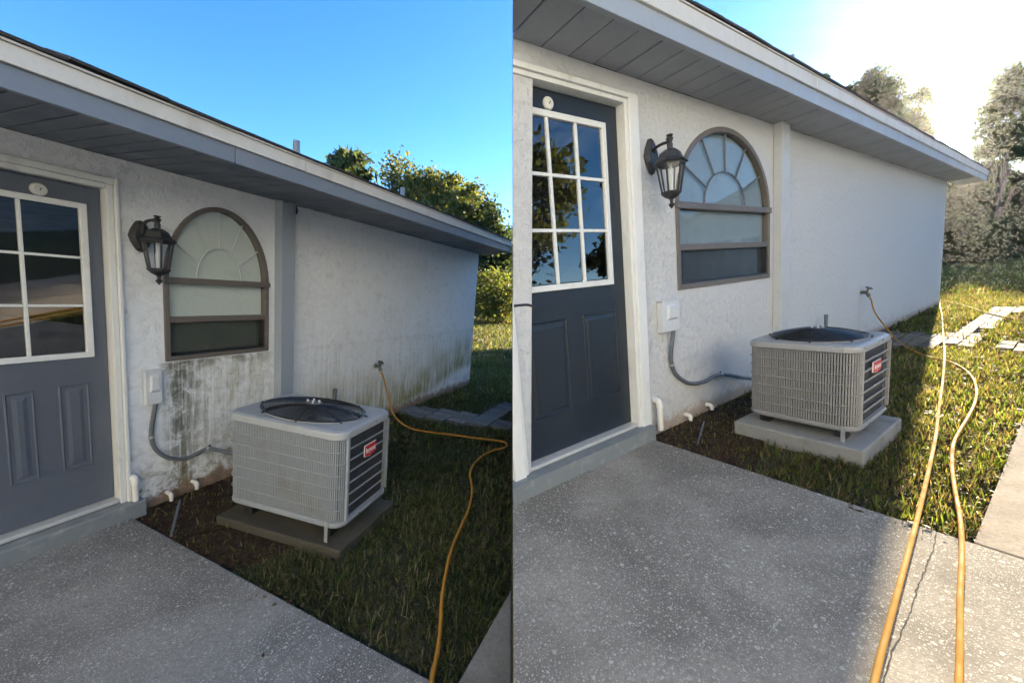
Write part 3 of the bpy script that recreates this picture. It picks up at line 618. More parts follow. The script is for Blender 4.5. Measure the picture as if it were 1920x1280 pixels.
    for k in range(1, 6):
        a = math.pi*k/6
        MB().tube([(cxw+rx*t_*math.cos(a), 0.0165, hm+fwz*.3+rz*t_*math.sin(a)) for t_ in (0.47, 0.985)], gb, 6).build('grille_bar', cfg['grille'], win)
    return H
uEndL = LP.wall(957, 468, d=LP.v['od']).x
def eaveL(y):
    if y >= 0: return LP.v['uc']+0.25
    t = min(1, -y/LP.v['od']); return (LP.v['uc']+0.25)*(1-t)+(uEndL)*t if t < 1 else uEndL-(-y-LP.v['od'])*0.3
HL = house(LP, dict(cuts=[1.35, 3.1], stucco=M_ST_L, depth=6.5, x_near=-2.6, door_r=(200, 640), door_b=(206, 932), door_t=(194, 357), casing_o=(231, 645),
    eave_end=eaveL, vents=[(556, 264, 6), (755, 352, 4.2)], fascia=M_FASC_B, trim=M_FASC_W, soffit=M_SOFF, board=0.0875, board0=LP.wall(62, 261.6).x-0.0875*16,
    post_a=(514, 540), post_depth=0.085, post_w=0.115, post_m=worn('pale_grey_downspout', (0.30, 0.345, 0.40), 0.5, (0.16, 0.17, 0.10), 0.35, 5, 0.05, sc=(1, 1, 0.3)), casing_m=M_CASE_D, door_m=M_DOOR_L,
    lite_r=(176, 668), lite_t=(168, 384), panels=[((108, 724), (175, 868)), ((4, 740), (76, 897))], disc=(71, 355), disc_r=11.5, win_frame=0.030, rail=(309, 600), glass=M_GLASS_D, screen=M_SCREEN_D, grille=M_BOX, lite_w=0.030, mun=1.0),
    'white stucco house with green and black algae stains under its arched window')
HR = house(RP, dict(cuts=[3.6, 7.2, 10.4], stucco=M_ST_R, depth=1.35, x_near=0.0, door_r=(1168, 480), door_l=(979, 864), door_b=(1192, 786), door_t=(1146, 200), casing_o=(1203, 490),
    eave_end=lambda y: RP.wall(1851, 330, d=RP.v['od']).x, vents=[(1484, 104, 5), (1662, 208, 5)], fascia=M_FASC_RB, trim=M_FASC_W, soffit=M_SOFF_R, board=0.196, board0=RP.wall(1014, 85.2).x-0.196*5,
    post_a=(1449, 415), post_depth=0.075, post_w=0.17, post_m=worn('pale_grey_downspout_washed', (0.50, 0.52, 0.53), 0.5, (0.36, 0.37, 0.37), 0.3, 5, 0.05), casing_m=M_WHITE, door_m=M_DOOR_R,
    lite_r=(1149, 533), lite_t=(1124, 230), panels=[((1092, 590), (1163, 735)), ((984, 609), (1074, 766))], disc=(1026.5, 195), disc_r=12, handle=[(976, 572), (992, 572), (1006, 579)], win_frame=0.040, rail=(1275, 464), glass=M_GLASS_W, screen=M_SCREEN, grille=M_COND, lite_w=0.036, mun=1.25),
    'clean white stucco house with dark navy door and arched window')

# ------------------------------------------------------------------ wall lanterns
def lantern(P, plate_c, plate_sz, top, brim, bodyb, bot, label):
    d = 0.17*P.k; ctr = P.wall(brim[0], brim[1], d=d); m = P.mpp(ctr)
    R_ = brim[2]*m*0.5
    root = empty('wall_lantern', P.T @ Matrix.Translation((ctr.x, -d, ctr.z))); tag(root, label, 'lantern', 'wall lanterns beside the doors')
    zt = P.wall(ctr_px(P, ctr)[0], top, d=d).z-ctr.z; zb = P.wall(ctr_px(P, ctr)[0], bodyb[1], d=d).z-ctr.z; zz = P.wall(ctr_px(P, ctr)[0], bot, d=d).z-ctr.z
    rb = bodyb[0]*m*0.5; zc = zt*0.50
    MB().lathe([(R_*0.96, -0.004), (R_, 0.0), (R_*0.97, 0.006), (R_*0.74, zc*0.28), (R_*0.58, zc*0.72), (R_*0.3, zc*0.95), (R_*0.16, zc), (R_*0.15, zc*1.06)], 6, ph=0.3).build('lantern_cap', M_LANT, root)
    MB().lathe([(R_*0.15, zc*1.0), (R_*0.17, zc*1.3), (R_*0.12, zc*1.42), (R_*0.22, zt*0.86), (R_*0.1, zt*0.9), (R_*0.2, zt*0.95), (R_*0.17, zt*0.985), (0.002, zt)], 12).build('finial', M_LANT, root, smooth=True)
    cage = MB(); Rt = R_*0.80
    for k in range(6):
        a = math.pi/3*k+0.3; cage.tube([(Rt*math.cos(a), Rt*math.sin(a), -0.003), (rb*math.cos(a), rb*math.sin(a), zb)], 0.0055*P.k, 5)
    for rr, zz_ in ((Rt, -0.008), (rb, zb)):
        cage.tube([(rr*math.cos(math.pi/3*k+0.3), rr*math.sin(math.pi/3*k+0.3), zz_) for k in range(7)], 0.0065*P.k, 5)
    cage.build('lantern_cage', M_LANT, root)
    for k in range(6):
        a, b = math.pi/3*k+0.33, math.pi/3*(k+1)+0.27; s_ = 0.96
        MB().add([(Rt*s_*math.cos(a), Rt*s_*math.sin(a), -0.006), (Rt*s_*math.cos(b), Rt*s_*math.sin(b), -0.006), (rb*s_*math.cos(b), rb*s_*math.sin(b), zb+.003), (rb*s_*math.cos(a), rb*s_*math.sin(a), zb+.003)], [(0, 1, 2, 3)]).build('pane', M_GLASS_LA, root)
    MB().lathe([(0.01, -0.004), (0.011, zb*0.4), (0.014, zb*0.5), (0.013, zb*0.95)], 10).build('bulb_socket', M_BOX, root, smooth=True)
    MB().lathe([(rb*1.12, zb+0.002), (rb*1.1, zb-0.006), (rb*0.7, zb-(zb-zz)*0.28), (rb*0.22, zb-(zb-zz)*0.42), (rb*0.16, zb-(zb-zz)*0.62), (rb*0.36, zb-(zb-zz)*0.76), (rb*0.2, zb-(zb-zz)*0.88), (0.002, zz)], 12).build('finial', M_LANT, root, smooth=True)
    pc = P.wall(*plate_c); hh = plate_sz*P.mpp(pc)*0.5; px, pz = pc.x-ctr.x, pc.z-ctr.z; wv = hh*0.55
    pl = [(px+wv*math.sin(2*math.pi*k/16)*(1+0.12*math.cos(8*math.pi*k/16)), pz+hh*math.cos(2*math.pi*k/16)) for k in range(16)]
    pl2 = [((x-px)*0.62+px, (z-pz)*0.7+pz) for x, z in pl]
    n = 16; vs = [(x, d-0.002, z) for x, z in pl]+[(x, d-0.012, z) for x, z in pl]+[(x, d-0.032, z) for x, z in pl2]
    MB().add(vs, [tuple(range(n-1, -1, -1)), tuple(range(2*n, 3*n))]+[(i+o, (i+1) % n+o, n+(i+1) % n+o, n+i+o) for o in (0, n) for i in range(n)]).build('back_plate', M_LANT, root)
    MB().tube(smooth_path([(px, d-0.028, pz+0.02), (px*0.75, d*0.72, pz*0.3+zt*0.62), (px*0.35, d*0.35, zt*0.80), (0, 0, zt*0.74)], 7), 0.0095*P.k, 8).build('lantern_arm', M_LANT, root, smooth=True)
    return root
def ctr_px(P, q): return P.pix(q)
lantern(LP, (262, 443), 58, 404, (296, 452, 58), (31, 505), 534, 'black wall lantern on the stained wall, left of the pale arched window')
lantern(RP, (1219, 295), 65, 252, (1257, 306, 64), (33, 361), 391, 'black wall lantern on the clean wall beside the navy door')

# ------------------------------------------------------------------ disconnect boxes, conduits, drain pipes
def disconnect(P, sx, fx0, fx1, yt, yb, label):
    dep = 0.048*P.k; a = P.wall(fx0, yt, d=dep); b = P.wall(fx1, yb, d=dep); w = max(0.07, b.x-a.x); h = P.wall((fx0+fx1)/2, yt, d=dep).z-P.wall((fx0+fx1)/2, yb, d=dep).z
    root = empty('disconnect_box', P.T @ Matrix.Translation((a.x, 0, P.wall((fx0+fx1)/2, yb, d=dep).z))); tag(root, label, 'electrical box', 'electrical disconnect boxes under the lanterns')
    MB().box(0, w, -dep*0.8, -0.002, 0, h*0.97).build('box_body', M_BOX, root, bevel=0.004)
    MB().box(-0.003, w+0.003, -dep, -dep*0.8-0.0005, 0.004, h*0.99).build('box_cover', M_BOX, root, bevel=0.005)
    MB().box(-0.006, w+0.006, -dep-0.004, -0.001, h*0.9905, h*1.03).build('box_hood', M_BOX, root, bevel=0.004)
    p = [(w*.2, h*.38), (w*.86, h*.38), (w*.80, h*.90), (w*.26, h*.90)]; q = [(w*.3, h*.45), (w*.78, h*.45), (w*.74, h*.82), (w*.34, h*.82)]
    MB().add([(x, -dep-0.0005, z) for x, z in p]+[(x, -dep-0.012, z) for x, z in q], [(0, 1, 5, 4), (1, 2, 6, 5), (2, 3, 7, 6), (3, 0, 4, 7), (4, 5, 6, 7)]).build('pull_handle', M_BOX, root)
disconnect(LP, 262, 273, 305, 696, 759, 'pale grey electrical box on the stained wall left of the black streak')
disconnect(RP, 1231, 1242, 1275, 563, 622, 'pale grey electrical box on the clean wall below the arched window')
def conduit(P, pts, depths, clamps, label):
    pp = [P.wall(x, y, d=dd) for (x, y), dd in zip(pts, depths)]
    root = empty('flexible_conduit', P.T @ Matrix.Translation(pp[0])); o = pp[0]
    tag(root, label, 'conduit', 'conduits feeding the air conditioners')
    path = smooth_path([p-o for p in pp], 8); MB().tube(path, 0.0135*P.k, 10).build('conduit_tube', M_COND, root, smooth=True)
    for i in clamps:
        c = path[i]; t_ = (path[i+1]-path[i-1]).normalized(); MB().tube([c-t_*0.008, c+t_*0.008], 0.017*P.k, 10).build('clamp', M_GALV, root)
        MB().tube([c, c+Vector((0.012, 0.012, 0.022))], 0.007, 6).build('clamp_screw', M_BLACK, root)
conduit(LP, [(292, 757), (287, 785), (284, 815), (291, 840), (313, 857), (343, 860), (370, 850), (392, 841), (440, 851)], [.045, .03, .02, .02, .02, .022, .03, .05, .28], [17, 56], 'dark grey conduit looping down the stained wall to the air conditioner')
conduit(RP, [(1263, 620), (1259, 655), (1259, 680), (1269, 703), (1292, 718), (1318, 716), (1352, 702), (1400, 709), (1425, 712)], [.045, .03, .02, .02, .02, .022, .03, .06, .16], [17, 48], 'dark grey conduit looping down the clean wall to the air conditioner')
def pvc(P, p0, p1, p2, r, dep, label, collar=True):
    a = P.wall(*p0); m = P.mpp(a); c = P.wall(*p1, d=dep); e_ = P.wall(*p2, d=dep); e_.x = c.x; rr = r*m
    c2 = Vector((c.x, -dep, c.z)); st = Vector((c.x, 0.0, c.z))
    root = empty('drain_pipe', P.T @ Matrix.Translation((c.x, 0, e_.z))); off = Vector((c.x, 0, e_.z)); tag(root, label, 'drain pipe', 'white plastic drain stubs at the wall foot')
    bend = smooth_path([st, st.lerp(c2, .55), c2+Vector((0, rr*.35, -rr*.45)), c2+Vector((0, 0, -rr*1.8))], 6)
    MB().tube([q-off for q in bend], rr*1.12, 12).build('elbow', M_PVC, root, smooth=True)
    MB().tube([bend[-1]-off, Vector((c.x, -dep, e_.z))-off], rr*0.92, 12).build('pipe', M_PVC, root, smooth=True)
    if collar: MB().tube([bend[-1]-off+Vector((0, 0, .004)), bend[-1]-off-Vector((0, 0, .008))], rr*1.2, 12).build('collar', M_PVC, root, smooth=True)
pvc(LP, (243, 895), (253, 896), (254, 954), 5.2, 0.045, 'tall white drain pipe elbow beside the door of the stained house')
pvc(LP, (314, 923), (321, 926), (322, 938), 3.2, 0.05, 'short white pipe stub in stained wall, nearer the door', False)
pvc(LP, (361, 903), (369, 905), (371, 916), 3.2, 0.05, 'short white pipe stub in stained wall, nearer the air conditioner', False)
pvc(RP, (1226, 752), (1237, 752), (1238, 806), 5.6, 0.05, 'tall white drain pipe elbow beside the navy door')
pvc(RP, (1285, 777), (1295, 779), (1297, 787), 3.4, 0.05, 'short white pipe stub in clean wall, nearer the navy door', False)
pvc(RP, (1326, 759), (1335, 760), (1337, 767), 3.2, 0.05, 'short white pipe stub in clean wall, nearer the air conditioner', False)
# thin stake in the soil, stubs behind the units, bracket under the eave
def stick(P, a, b, za, zb, r, name, m, label, cat):
    p, q = P.gnd(*a, z=za), P.gnd(*b, z=zb); o = MB().tube([Vector((0, 0, 0)), q-p], r, 8).build(name, m, matrix=P.T @ Matrix.Translation(p)); tag(o, label, cat)
stick(LP, (337, 938), (321, 1004), 0.03, 0.0, 0.007, 'irrigation_tube', M_COND, 'thin dark tube lying in bare soil by the stained wall', 'tube')
stick(RP, (1320, 790), (1308, 832), 0.03, 0.0, 0.006, 'irrigation_tube', M_COND, 'thin dark tube lying in bare soil by the clean wall', 'tube')
def stub(P, px, py, r, label):
    q = P.wall(px, py, d=0.09); rr = r*P.mpp(q)
    o = MB().lathe([(rr, -0.14), (rr, -0.01), (rr*1.15, -0.008), (rr*1.1, 0.008), (rr*0.7, 0.016), (0.002, 0.018)], 12).build('pipe_stub', M_COND, matrix=P.T @ Matrix.Translation(q), smooth=True); tag(o, label, 'pipe')
    b_ = MB().tube([Vector((0, 0, -.13)), Vector((0, .1, -.13))], rr*.9, 8).build('elbow', M_COND, o)
stub(LP, 628, 731, 3.6, 'small grey pipe stub behind the dusty air conditioner')
stub(RP, 1549, 592, 3, 'small grey pipe stub behind the clean air conditioner')
q = LP.wall(553, 394, d=0.06); o = MB().lathe([(0.012, 0.06), (0.018, 0.02), (0.022, 0.0), (0.014, -0.02), (0.003, -0.022)], 10).build('soffit_hook', M_LANT, matrix=LP.T @ Matrix.Translation((q.x, -0.06, LP.v['hw']-0.055)), smooth=True)
tag(o, 'small dark nest under the soffit beside the downspout', 'hook')

# ------------------------------------------------------------------ air conditioners
def rrect(w, l, r, ins=0.0, n=6):
    pts = []
    for cx_, cy_, a0 in ((w-r, r, -90), (w-r, l-r, 0), (r, l-r, 90), (r, r, 180)):
        for k in range(n+1):
            a = R(a0+90*k/n); pts.append((cx_+(r-ins)*math.cos(a), cy_+(r-ins)*math.sin(a)))
    return pts
def resample(pts, step, closed=True):
    P_ = [Vector((*p, 0)) for p in pts]+([Vector((*pts[0], 0))] if closed else []); out = []; acc = 0
    for a, b in zip(P_[:-1], P_[1:]):
        L = (b-a).length; t_ = (b-a).normalized() if L > 1e-9 else Vector((1, 0, 0))
        while acc < L: out.append((a+t_*acc, t_)); acc += step
        acc -= L
    return out
def air_con(P, mb_, mt, label, tag_px, strap_px):
    v = P.v; w, l, h = v['acw'], v['acl'], v['ach']
    root = empty('air_conditioner', P.T @ Matrix.Translation((v['acu'], -v['acd'], v['acz'])) @ Matrix.Rotation(-v['yaw'], 4, 'Z'))
    tag(root, label, 'air conditioner', 'outdoor air conditioning units')
    r = min(w, l)*0.15; bh, ch = h*0.07, h*0.085
    def loft(prof, name, m, smooth=True):
        mb = MB(); L = [[(x, y, z) for x, y in rrect(w, l, r, ins)] for ins, z in prof]; n = len(L[0])
        mb.add([p for q in L for p in q], [(i*n+k, i*n+(k+1) % n, (i+1)*n+(k+1) % n, (i+1)*n+k) for i in range(len(L)-1) for k in range(n)]+[tuple(range(n-1, -1, -1))]); return mb, L[-1]
    mb, _ = loft([(0.012, 0.0), (0.0, 0.01), (-0.002, bh*0.6), (0.004, bh*0.7), (0.004, bh)], 'base', mb_); n = 28
    mb.f.append(tuple(4*n+k for k in range(n))); mb.build('base_pan', mb_, root, smooth=True)
    # top cover with a round opening
    mb, top = loft([(0.006, h-ch), (-0.006, h-ch+0.004), (-0.006, h-0.02), (-0.001, h-0.008), (0.012, h-0.001), (0.028, h)], 'cover', mt)
    cx_, cy_ = w*0.5, l*0.5; rx, ry = w*0.425, l*0.425
    bm = bmesh.new(); o1 = [bm.verts.new(p) for p in top]; o2 = [bm.verts.new((cx_+rx*math.cos(2*math.pi*k/48), cy_+ry*math.sin(2*math.pi*k/48), h)) for k in range(48)]
    for L in (o1, o2):
        for i in range(len(L)): bm.edges.new((L[i], L[(i+1) % len(L)]))
    bmesh.ops.triangle_fill(bm, edges=bm.edges[:], use_beauty=True)
    o3 = [bm.verts.new((cx_+(rx-.008)*math.cos(2*math.pi*k/48), cy_+(ry-.008)*math.sin(2*math.pi*k/48), h+0.009)) for k in range(48)]
    o4 = [bm.verts.new((cx_+(rx-.016)*math.cos(2*math.pi*k/48), cy_+(ry-.016)*math.sin(2*math.pi*k/48), h-0.06)) for k in range(48)]
    for A_, B_ in ((o2, o3), (o3, o4)):
        for i in range(48): bm.faces.new((A_[i], A_[(i+1) % 48], B_[(i+1) % 48], B_[i]))
    bm.verts.index_update(); mb.add([q.co[:] for q in bm.verts], [[a.index for a in f.verts] for f in bm.faces]); bm.free()
    tc_ = mb.build('top_cover', mt, root, smooth=True)
    for sx in (0.12, 0.5, 0.88):
        MB().tube([(-0.008, l*sx, h-ch*0.45), (-0.004, l*sx, h-ch*.45)], 0.006, 8).build('screw', mt, tc_)
        MB().tube([(w*sx, -0.009, h-ch*.45), (w*sx, -0.004, h-ch*.45)], 0.006, 8).build('screw', mt, tc_)
    inner = MB(); L0 = [(x, y, bh) for x, y in rrect(w, l, r, 0.022)]; L1 = [(x, y, h-ch+.002) for x, y in rrect(w, l, r, 0.022)]
    inner.add(L0+L1, [(k, (k+1) % n, n+(k+1) % n, n+k) for k in range(n)]).build('coil', M_COIL, root)
    MB().lathe([(min(rx, ry)*0.2, h*0.45), (min(rx, ry)*0.2, h-0.055), (min(rx, ry)*0.16, h-0.05)], 20, (cx_, cy_)).build('fan_motor', M_BLACK, root, smooth=True)
    sh = MB(); sh.add([(cx_+(rx-.018)*math.cos(2*math.pi*k/36)*s_, cy_+(ry-.018)*math.sin(2*math.pi*k/36)*s_, z) for s_, z in ((1, h-.03), (.98, h-.16), (0.001, h-.2)) for k in range(36)], [(i*36+k, i*36+(k+1) % 36, (i+1)*36+(k+1) % 36, (i+1)*36+k) for i in range(2) for k in range(36)]); sh.build('fan_shroud', M_DARK, root)
    for k in range(4):
        a = k*math.pi/2+0.5; bl = MB(); pts = []
        for rr in (0.2, 0.9):
            for s_, dz in ((-0.36, -0.035), (0.0, 0.0), (0.36, 0.03)): pts.append((cx_+rx*rr*math.cos(a+s_*1.1), cy_+ry*rr*math.sin(a+s_*1.1), h-0.085+dz))
        bl.add(pts, [(0, 1, 4, 3), (1, 2, 5, 4)]).build('fan_blade', M_COND, root)
    # wrap-round grille: fine vertical fins and six bars; the service side has bars only
    path = rrect(w, l, r, 0.004); fin = MB(); z0, z1 = bh+0.002, h-ch-0.002
    for p, t_ in resample(path, 0.0128*P.k):
        if p.y < r*0.32 and p.x > r*0.75: continue      # service side
        nrm = Vector((t_.y, -t_.x, 0)); a = p; hw_ = t_*0.0036*P.k; b = p-nrm*0.016
        fin.add([a-hw_+Vector((0, 0, z0)), a+hw_+Vector((0, 0, z0)), b+hw_+Vector((0, 0, z0)), b-hw_+Vector((0, 0, z0)), a-hw_+Vector((0, 0, z1)), a+hw_+Vector((0, 0, z1)), b+hw_+Vector((0, 0, z1)), b-hw_+Vector((0, 0, z1))], [(0, 1, 5, 4), (1, 2, 6, 5), (3, 0, 4, 7)])
    tag(fin.build('grille_fins', mb_, root), kind='stuff')
    wrap = [q for q in rrect(w, l, r, -0.0005) if not (q[1] < r*0.32 and q[0] > r*0.75)]
    i0 = max(range(len(wrap)), key=lambda i: wrap[i][0] - wrap[i][1])
    wrap = sorted(wrap, key=lambda q: (math.atan2(q[1]-l/2, q[0]-w/2) - R(-60)) % (2*math.pi))
    for k in range(1, 7):
        z = z0+(z1-z0)*k/7
        MB().tube([(x, y, z) for x, y in wrap], 0.0030*P.k, 6).build('grille_bar', mb_, root, smooth=True)
        MB().box(r*0.95, w-r*0.5, 0.0065, 0.0135, z-0.0052*P.k, z+0.0052*P.k).build('grille_bar', mb_, root, bevel=0.002)
    MB().box(r*0.72, r*0.72+0.016*P.k, -0.0035, 0.02, bh*0.75, h-ch*0.85).build('corner_post', mt, root, bevel=0.003)
    MB().box(r*0.72+0.017*P.k, r*0.72+0.028*P.k, 0.001, 0.02, bh+0.001, h-ch-0.001).build('corner_post', mb_, root, bevel=0.002)
    MB().box(w-r*0.5, w-r*0.5+0.014*P.k, 0.0, 0.02, bh+0.001, h-ch-0.001).build('corner_post', mb_, root, bevel=0.002)
    for (fx, fz) in ((0.35, bh*.5), (0.8, bh*.5), (0.62, h-ch*.4)): MB().tube([(w*fx, -0.008, fz), (w*fx, -0.002, fz)], 0.005, 8).build('screw', M_COND, root)
    # fan guard
    g = MB(); 
    dome = lambda t_: h+0.010+0.042*P.k*(1-t_*t_)
    for i in range(3, 23):
        t_ = i/22; g.tube([(cx_+rx*t_*math.cos(2*math.pi*k/40), cy_+ry*t_*math.sin(2*math.pi*k/40), dome(t_)) for k in range(41)], 0.0027*P.k if i < 22 else 0.0042, 4, False)
    for k in range(8):
        a = 2*math.pi*k/8+0.2; g.tube([(cx_+rx*t_*math.cos(a), cy_+ry*t_*math.sin(a), dome(t_)-0.003) for t_ in (0.12, 0.4, 0.7, 0.9, 1.03)], 0.0032, 5)
        g.tube([(cx_+rx*1.03*math.cos(a), cy_+ry*1.03*math.sin(a), h+0.012), (cx_+rx*1.06*math.cos(a), cy_+ry*1.06*math.sin(a), h+0.002)], 0.005, 6)
    g.build('fan_guard', M_BLACK, root)
    hub = MB().lathe([(0.17, -0.004), (0.17, 0.002), (0.12, 0.004), (0.001, 0.004)], 20); hub.v = [(cx_+a*rx, cy_+b*ry, dome(0)+0.002+c) for a, b, c in hub.v]; hb = hub.build('hub_plate', M_COND, root, smooth=True)
    for k in range(4):
        a = k*math.pi/2+.4; MB().lathe([(0.007, dome(0)+.005), (0.007, dome(0)+.014), (0.004, dome(0)+.02)], 8, (cx_+rx*.11*math.cos(a), cy_+ry*.11*math.sin(a))).build('bolt', M_GALV, hb)
    MB().box(cx_+rx*0.05, cx_+rx*0.13, cy_-ry*0.42, cy_-ry*0.02, h-0.075, h-0.04).build('label_plate', M_LABEL, root, bevel=0.002) if P is LP else MB().box(cx_-rx*0.05, cx_+rx*0.42, cy_+ry*0.0, cy_+ry*0.03, h-0.085, h-0.045).build('label_plate', M_LABEL, root, bevel=0.002)
    # badge
    bx0, bx1, bz0, bz1 = w*tag_px[0], w*tag_px[1], h*tag_px[2], h*tag_px[3]
    pl = [(bx0, bz0+(bz1-bz0)*.16), (bx0+(bx1-bx0)*.5, bz0), (bx1, bz0+(bz1-bz0)*.16), (bx1, bz1), (bx0, bz1)]
    rim = plate([((x-(bx0+bx1)/2)*1.07+(bx0+bx1)/2, (z-(bz0+bz1)/2)*1.07+(bz0+bz1)/2) for x, z in pl], 0.0022, 0.0075).build('badge', M_LETTER, root)
    plate(pl, -0.0002, 0.0021).build('badge_face', M_RED, rim)
    cu = bpy.data.curves.new('badge_text', 'FONT'); cu.body = 'bryant'; cu.size = (bz1-bz0)*0.62; cu.align_x = 'CENTER'; cu.extrude = 0.0006
    tmp = bpy.data.objects.new('badge_text', cu); COL.objects.link(tmp); bpy.context.view_layer.update()
    me = bpy.data.meshes.new_from_object(tmp.evaluated_get(bpy.context.evaluated_depsgraph_get())); bpy.data.objects.remove(tmp)
    wd = max(q.co.x for q in me.vertices)-min(q.co.x for q in me.vertices); sx = (bx1-bx0)*0.86/wd
    me.transform(Matrix.Translation(((bx0+bx1)/2, -0.0012, bz0+(bz1-bz0)*.38)) @ Matrix.Rotation(math.pi/2, 4, 'X') @ Matrix.Diagonal((sx, 1, 1, 1)))
    me.materials.clear(); me.materials.append(M_LETTER); tx = bpy.data.objects.new('badge_lettering', me); COL.objects.link(tx); tx.parent = rim
    # tie-down strap to the pad
    sy = l*strap_px
    MB().box(-0.0085, -0.0045, sy-0.011, sy+0.011, -0.085, bh*1.1).build('tie_down_strap', M_GALV, root, bevel=0.001)
    return root
air_con(LP, M_AC_L, M_ACT_L, 'dusty grey air conditioner on a dark mossy pad below the algae stains', (0.44, 0.66, 0.60, 0.735), 0.10)
air_con(RP, M_AC_R, M_ACT_R, 'clean grey air conditioner on a bare concrete pad beside sunlit grass', (0.42, 0.64, 0.60, 0.735), 0.10)
def pad(P, corners, z, name, m, label):
    v = P.v; poly = []
    c, s_ = math.cos(-v['yaw']), math.sin(-v['yaw'])
    for a, b in corners: poly.append((v['acu']+a*c-b*s_, -v['acd']+a*s_+b*c))
    o = Vector((v['acu'], -v['acd'], 0)); mb = MB().prism([(x-o.x, y-o.y) for x, y in poly], -0.06, z).build(name, m, matrix=P.T @ Matrix.Translation(o), bevel=0.012, seg=3)
    tag(mb, label, 'concrete pad', 'concrete pads under the units')
vL, vR = LP.v, RP.v
pad(LP, [(-0.045, -0.045), (vL['acw']+0.02, -0.045), (vL['acw']+0.02, vL['acl']+.03), (-0.045, vL['acl']+.03)], vL['acz']-0.078, 'equipment_pad', M_PAD_L, 'dark mossy concrete pad under the dusty air conditioner')
pad(RP, [(-0.075, -0.055), (vR['acw']+0.03, -0.055), (vR['acw']+0.03, vR['acl']+.05), (-0.075, vR['acl']+.05)], vR['acz']-0.056, 'equipment_pad', M_PAD_R, 'clean grey concrete pad under the washed air conditioner')
for P in (LP, RP):   # rubber feet carry the unit above the pad
    root = [o for o in bpy.data.objects if o.name.startswith('air_conditioner') and (o.matrix_world.translation - (P.T @ Vector((P.v['acu'], -P.v['acd'], P.v['acz'])))).length < .01][0]
    h = 0.078 if P is LP else 0.056
    for fx in (0.15, 0.85):
        for fy in (0.15, 0.85): MB().box(P.v['acw']*fx-.03, P.v['acw']*fx+.03, P.v['acl']*fy-.03, P.v['acl']*fy+.03, -h, 0.001).build('foot', M_BLACK, root)

# ------------------------------------------------------------------ taps and hoses
def tap(P, px, py, label):
    q = P.wall(px, py, d=0.0); k = P.k; root = empty('garden_tap', P.T @ Matrix.Translation(q)); tag(root, label, 'tap', 'outdoor taps on the long walls')
    s_ = P.mpp(q)*9
    MB().tube([(0, 0.01, 0), (0, -s_*1.2, 0)], s_*.32, 10).build('tap_body', M_BRASS, root, smooth=True)
    MB().tube([(0, -s_*.9, 0), (0, -s_*1.3, -s_*.5), (0, -s_*1.4, -s_*.95)], s_*.3, 10).build('spout', M_BRASS, root, smooth=True)
    MB().tube([(0, -s_*1.0, s_*.1), (0, -s_*1.35, s_*.8)], s_*.16, 8).build('valve_stem', M_BRASS, root, smooth=True)
    hd = MB().tube([(0, -s_*1.32, s_*.76), (0, -s_*1.40, s_*.95)], s_*.62, 8).build('tap_handle', M_BRASS, root, smooth=True)
    MB().tube([(0, 0.004, 0), (0, -0.006, 0)], s_*.6, 12).build('flange', M_GALV, root)
    return q + Vector((0, -s_*1.4, -s_*.95))
tL = tap(LP, 704, 685, 'small tarnished tap on the algae stained wall'); tR = tap(RP, 1613, 548, 'small tarnished tap on the clean washed wall')
def hose(P, pts, r, m, label, name='garden_hose', coup=True):
    o = Vector(pts[0]); path = smooth_path([Vector(p)-o for p in pts], 8)
    ob = MB().tube(path, r, 10).build(name, m, matrix=P.T @ Matrix.Translation(o), smooth=True); tag(ob, label, 'hose')
    if coup: MB().tube([path[0], path[2]], r*1.35, 10).build('hose_coupling', M_GALV, ob, smooth=True)
    return ob
def G(P, px, py, z): q = P.gnd(px, py, z=z); return q
r = 0.0095
hose(LP, [tL, tL+Vector((0.015, -0.02, -0.05)), LP.wall(722, 720, d=.10), LP.wall(731, 755, d=.16), LP.wall(741, 781, d=.27)] + [G(LP, x, y, r+.015) for x, y in ((766, 801), (800, 809), (850, 815), (885, 820), (912, 823), (940, 827), (950, 832), (946, 839), (925, 844), (905, 854), (888, 870), (881, 888), (884, 905), (885, 925), (878, 955), (865, 985), (853, 1012), (842, 1045), (833, 1090), (828, 1130), (826, 1170), (821, 1215), (812, 1262), (806, 1300))], r*0.95, M_HOSE, 'yellow hose winding through dark shaded grass from the tap on the stained wall')
r = 0.0084
hose(RP, [tR, tR+Vector((0.02, -0.02, -0.05)), RP.wall(1640, 585, d=.12), RP.wall(1660, 612, d=.2), RP.wall(1682, 638, d=.36)] + [G(RP, x, y, r+.006) for x, y in ((1712, 657), (1742, 669), (1772, 676), (1800, 687), (1822, 706), (1831, 730), (1828, 755), (1815, 782), (1801, 805), (1788, 832), (1785, 870), (1790, 915), (1799, 965), (1803, 1008), (1803, 1060), (1800, 1120), (1800, 1180), (1799, 1240), (1797, 1300))], r, M_HOSE, 'yellow hose from the tap on the clean wall, curving past the sidewalk edge')
hose(RP, [G(RP, x, y, r+.006) for x, y in ((1930, 602), (1890, 595), (1850, 586), (1815, 575), (1790, 568), (1768, 563), (1762, 570), (1766, 590), (1768, 620), (1771, 660), (1768, 710), (1760, 770), (1755, 815), (1746, 860), (1735, 910), (1718, 980), (1699, 1050), (1680, 1120), (1664, 1180), (1649, 1235), (1634, 1300))], r*1.05, M_HOSE2, 'long straight yellow hose running from the house corner across the cracked patio')

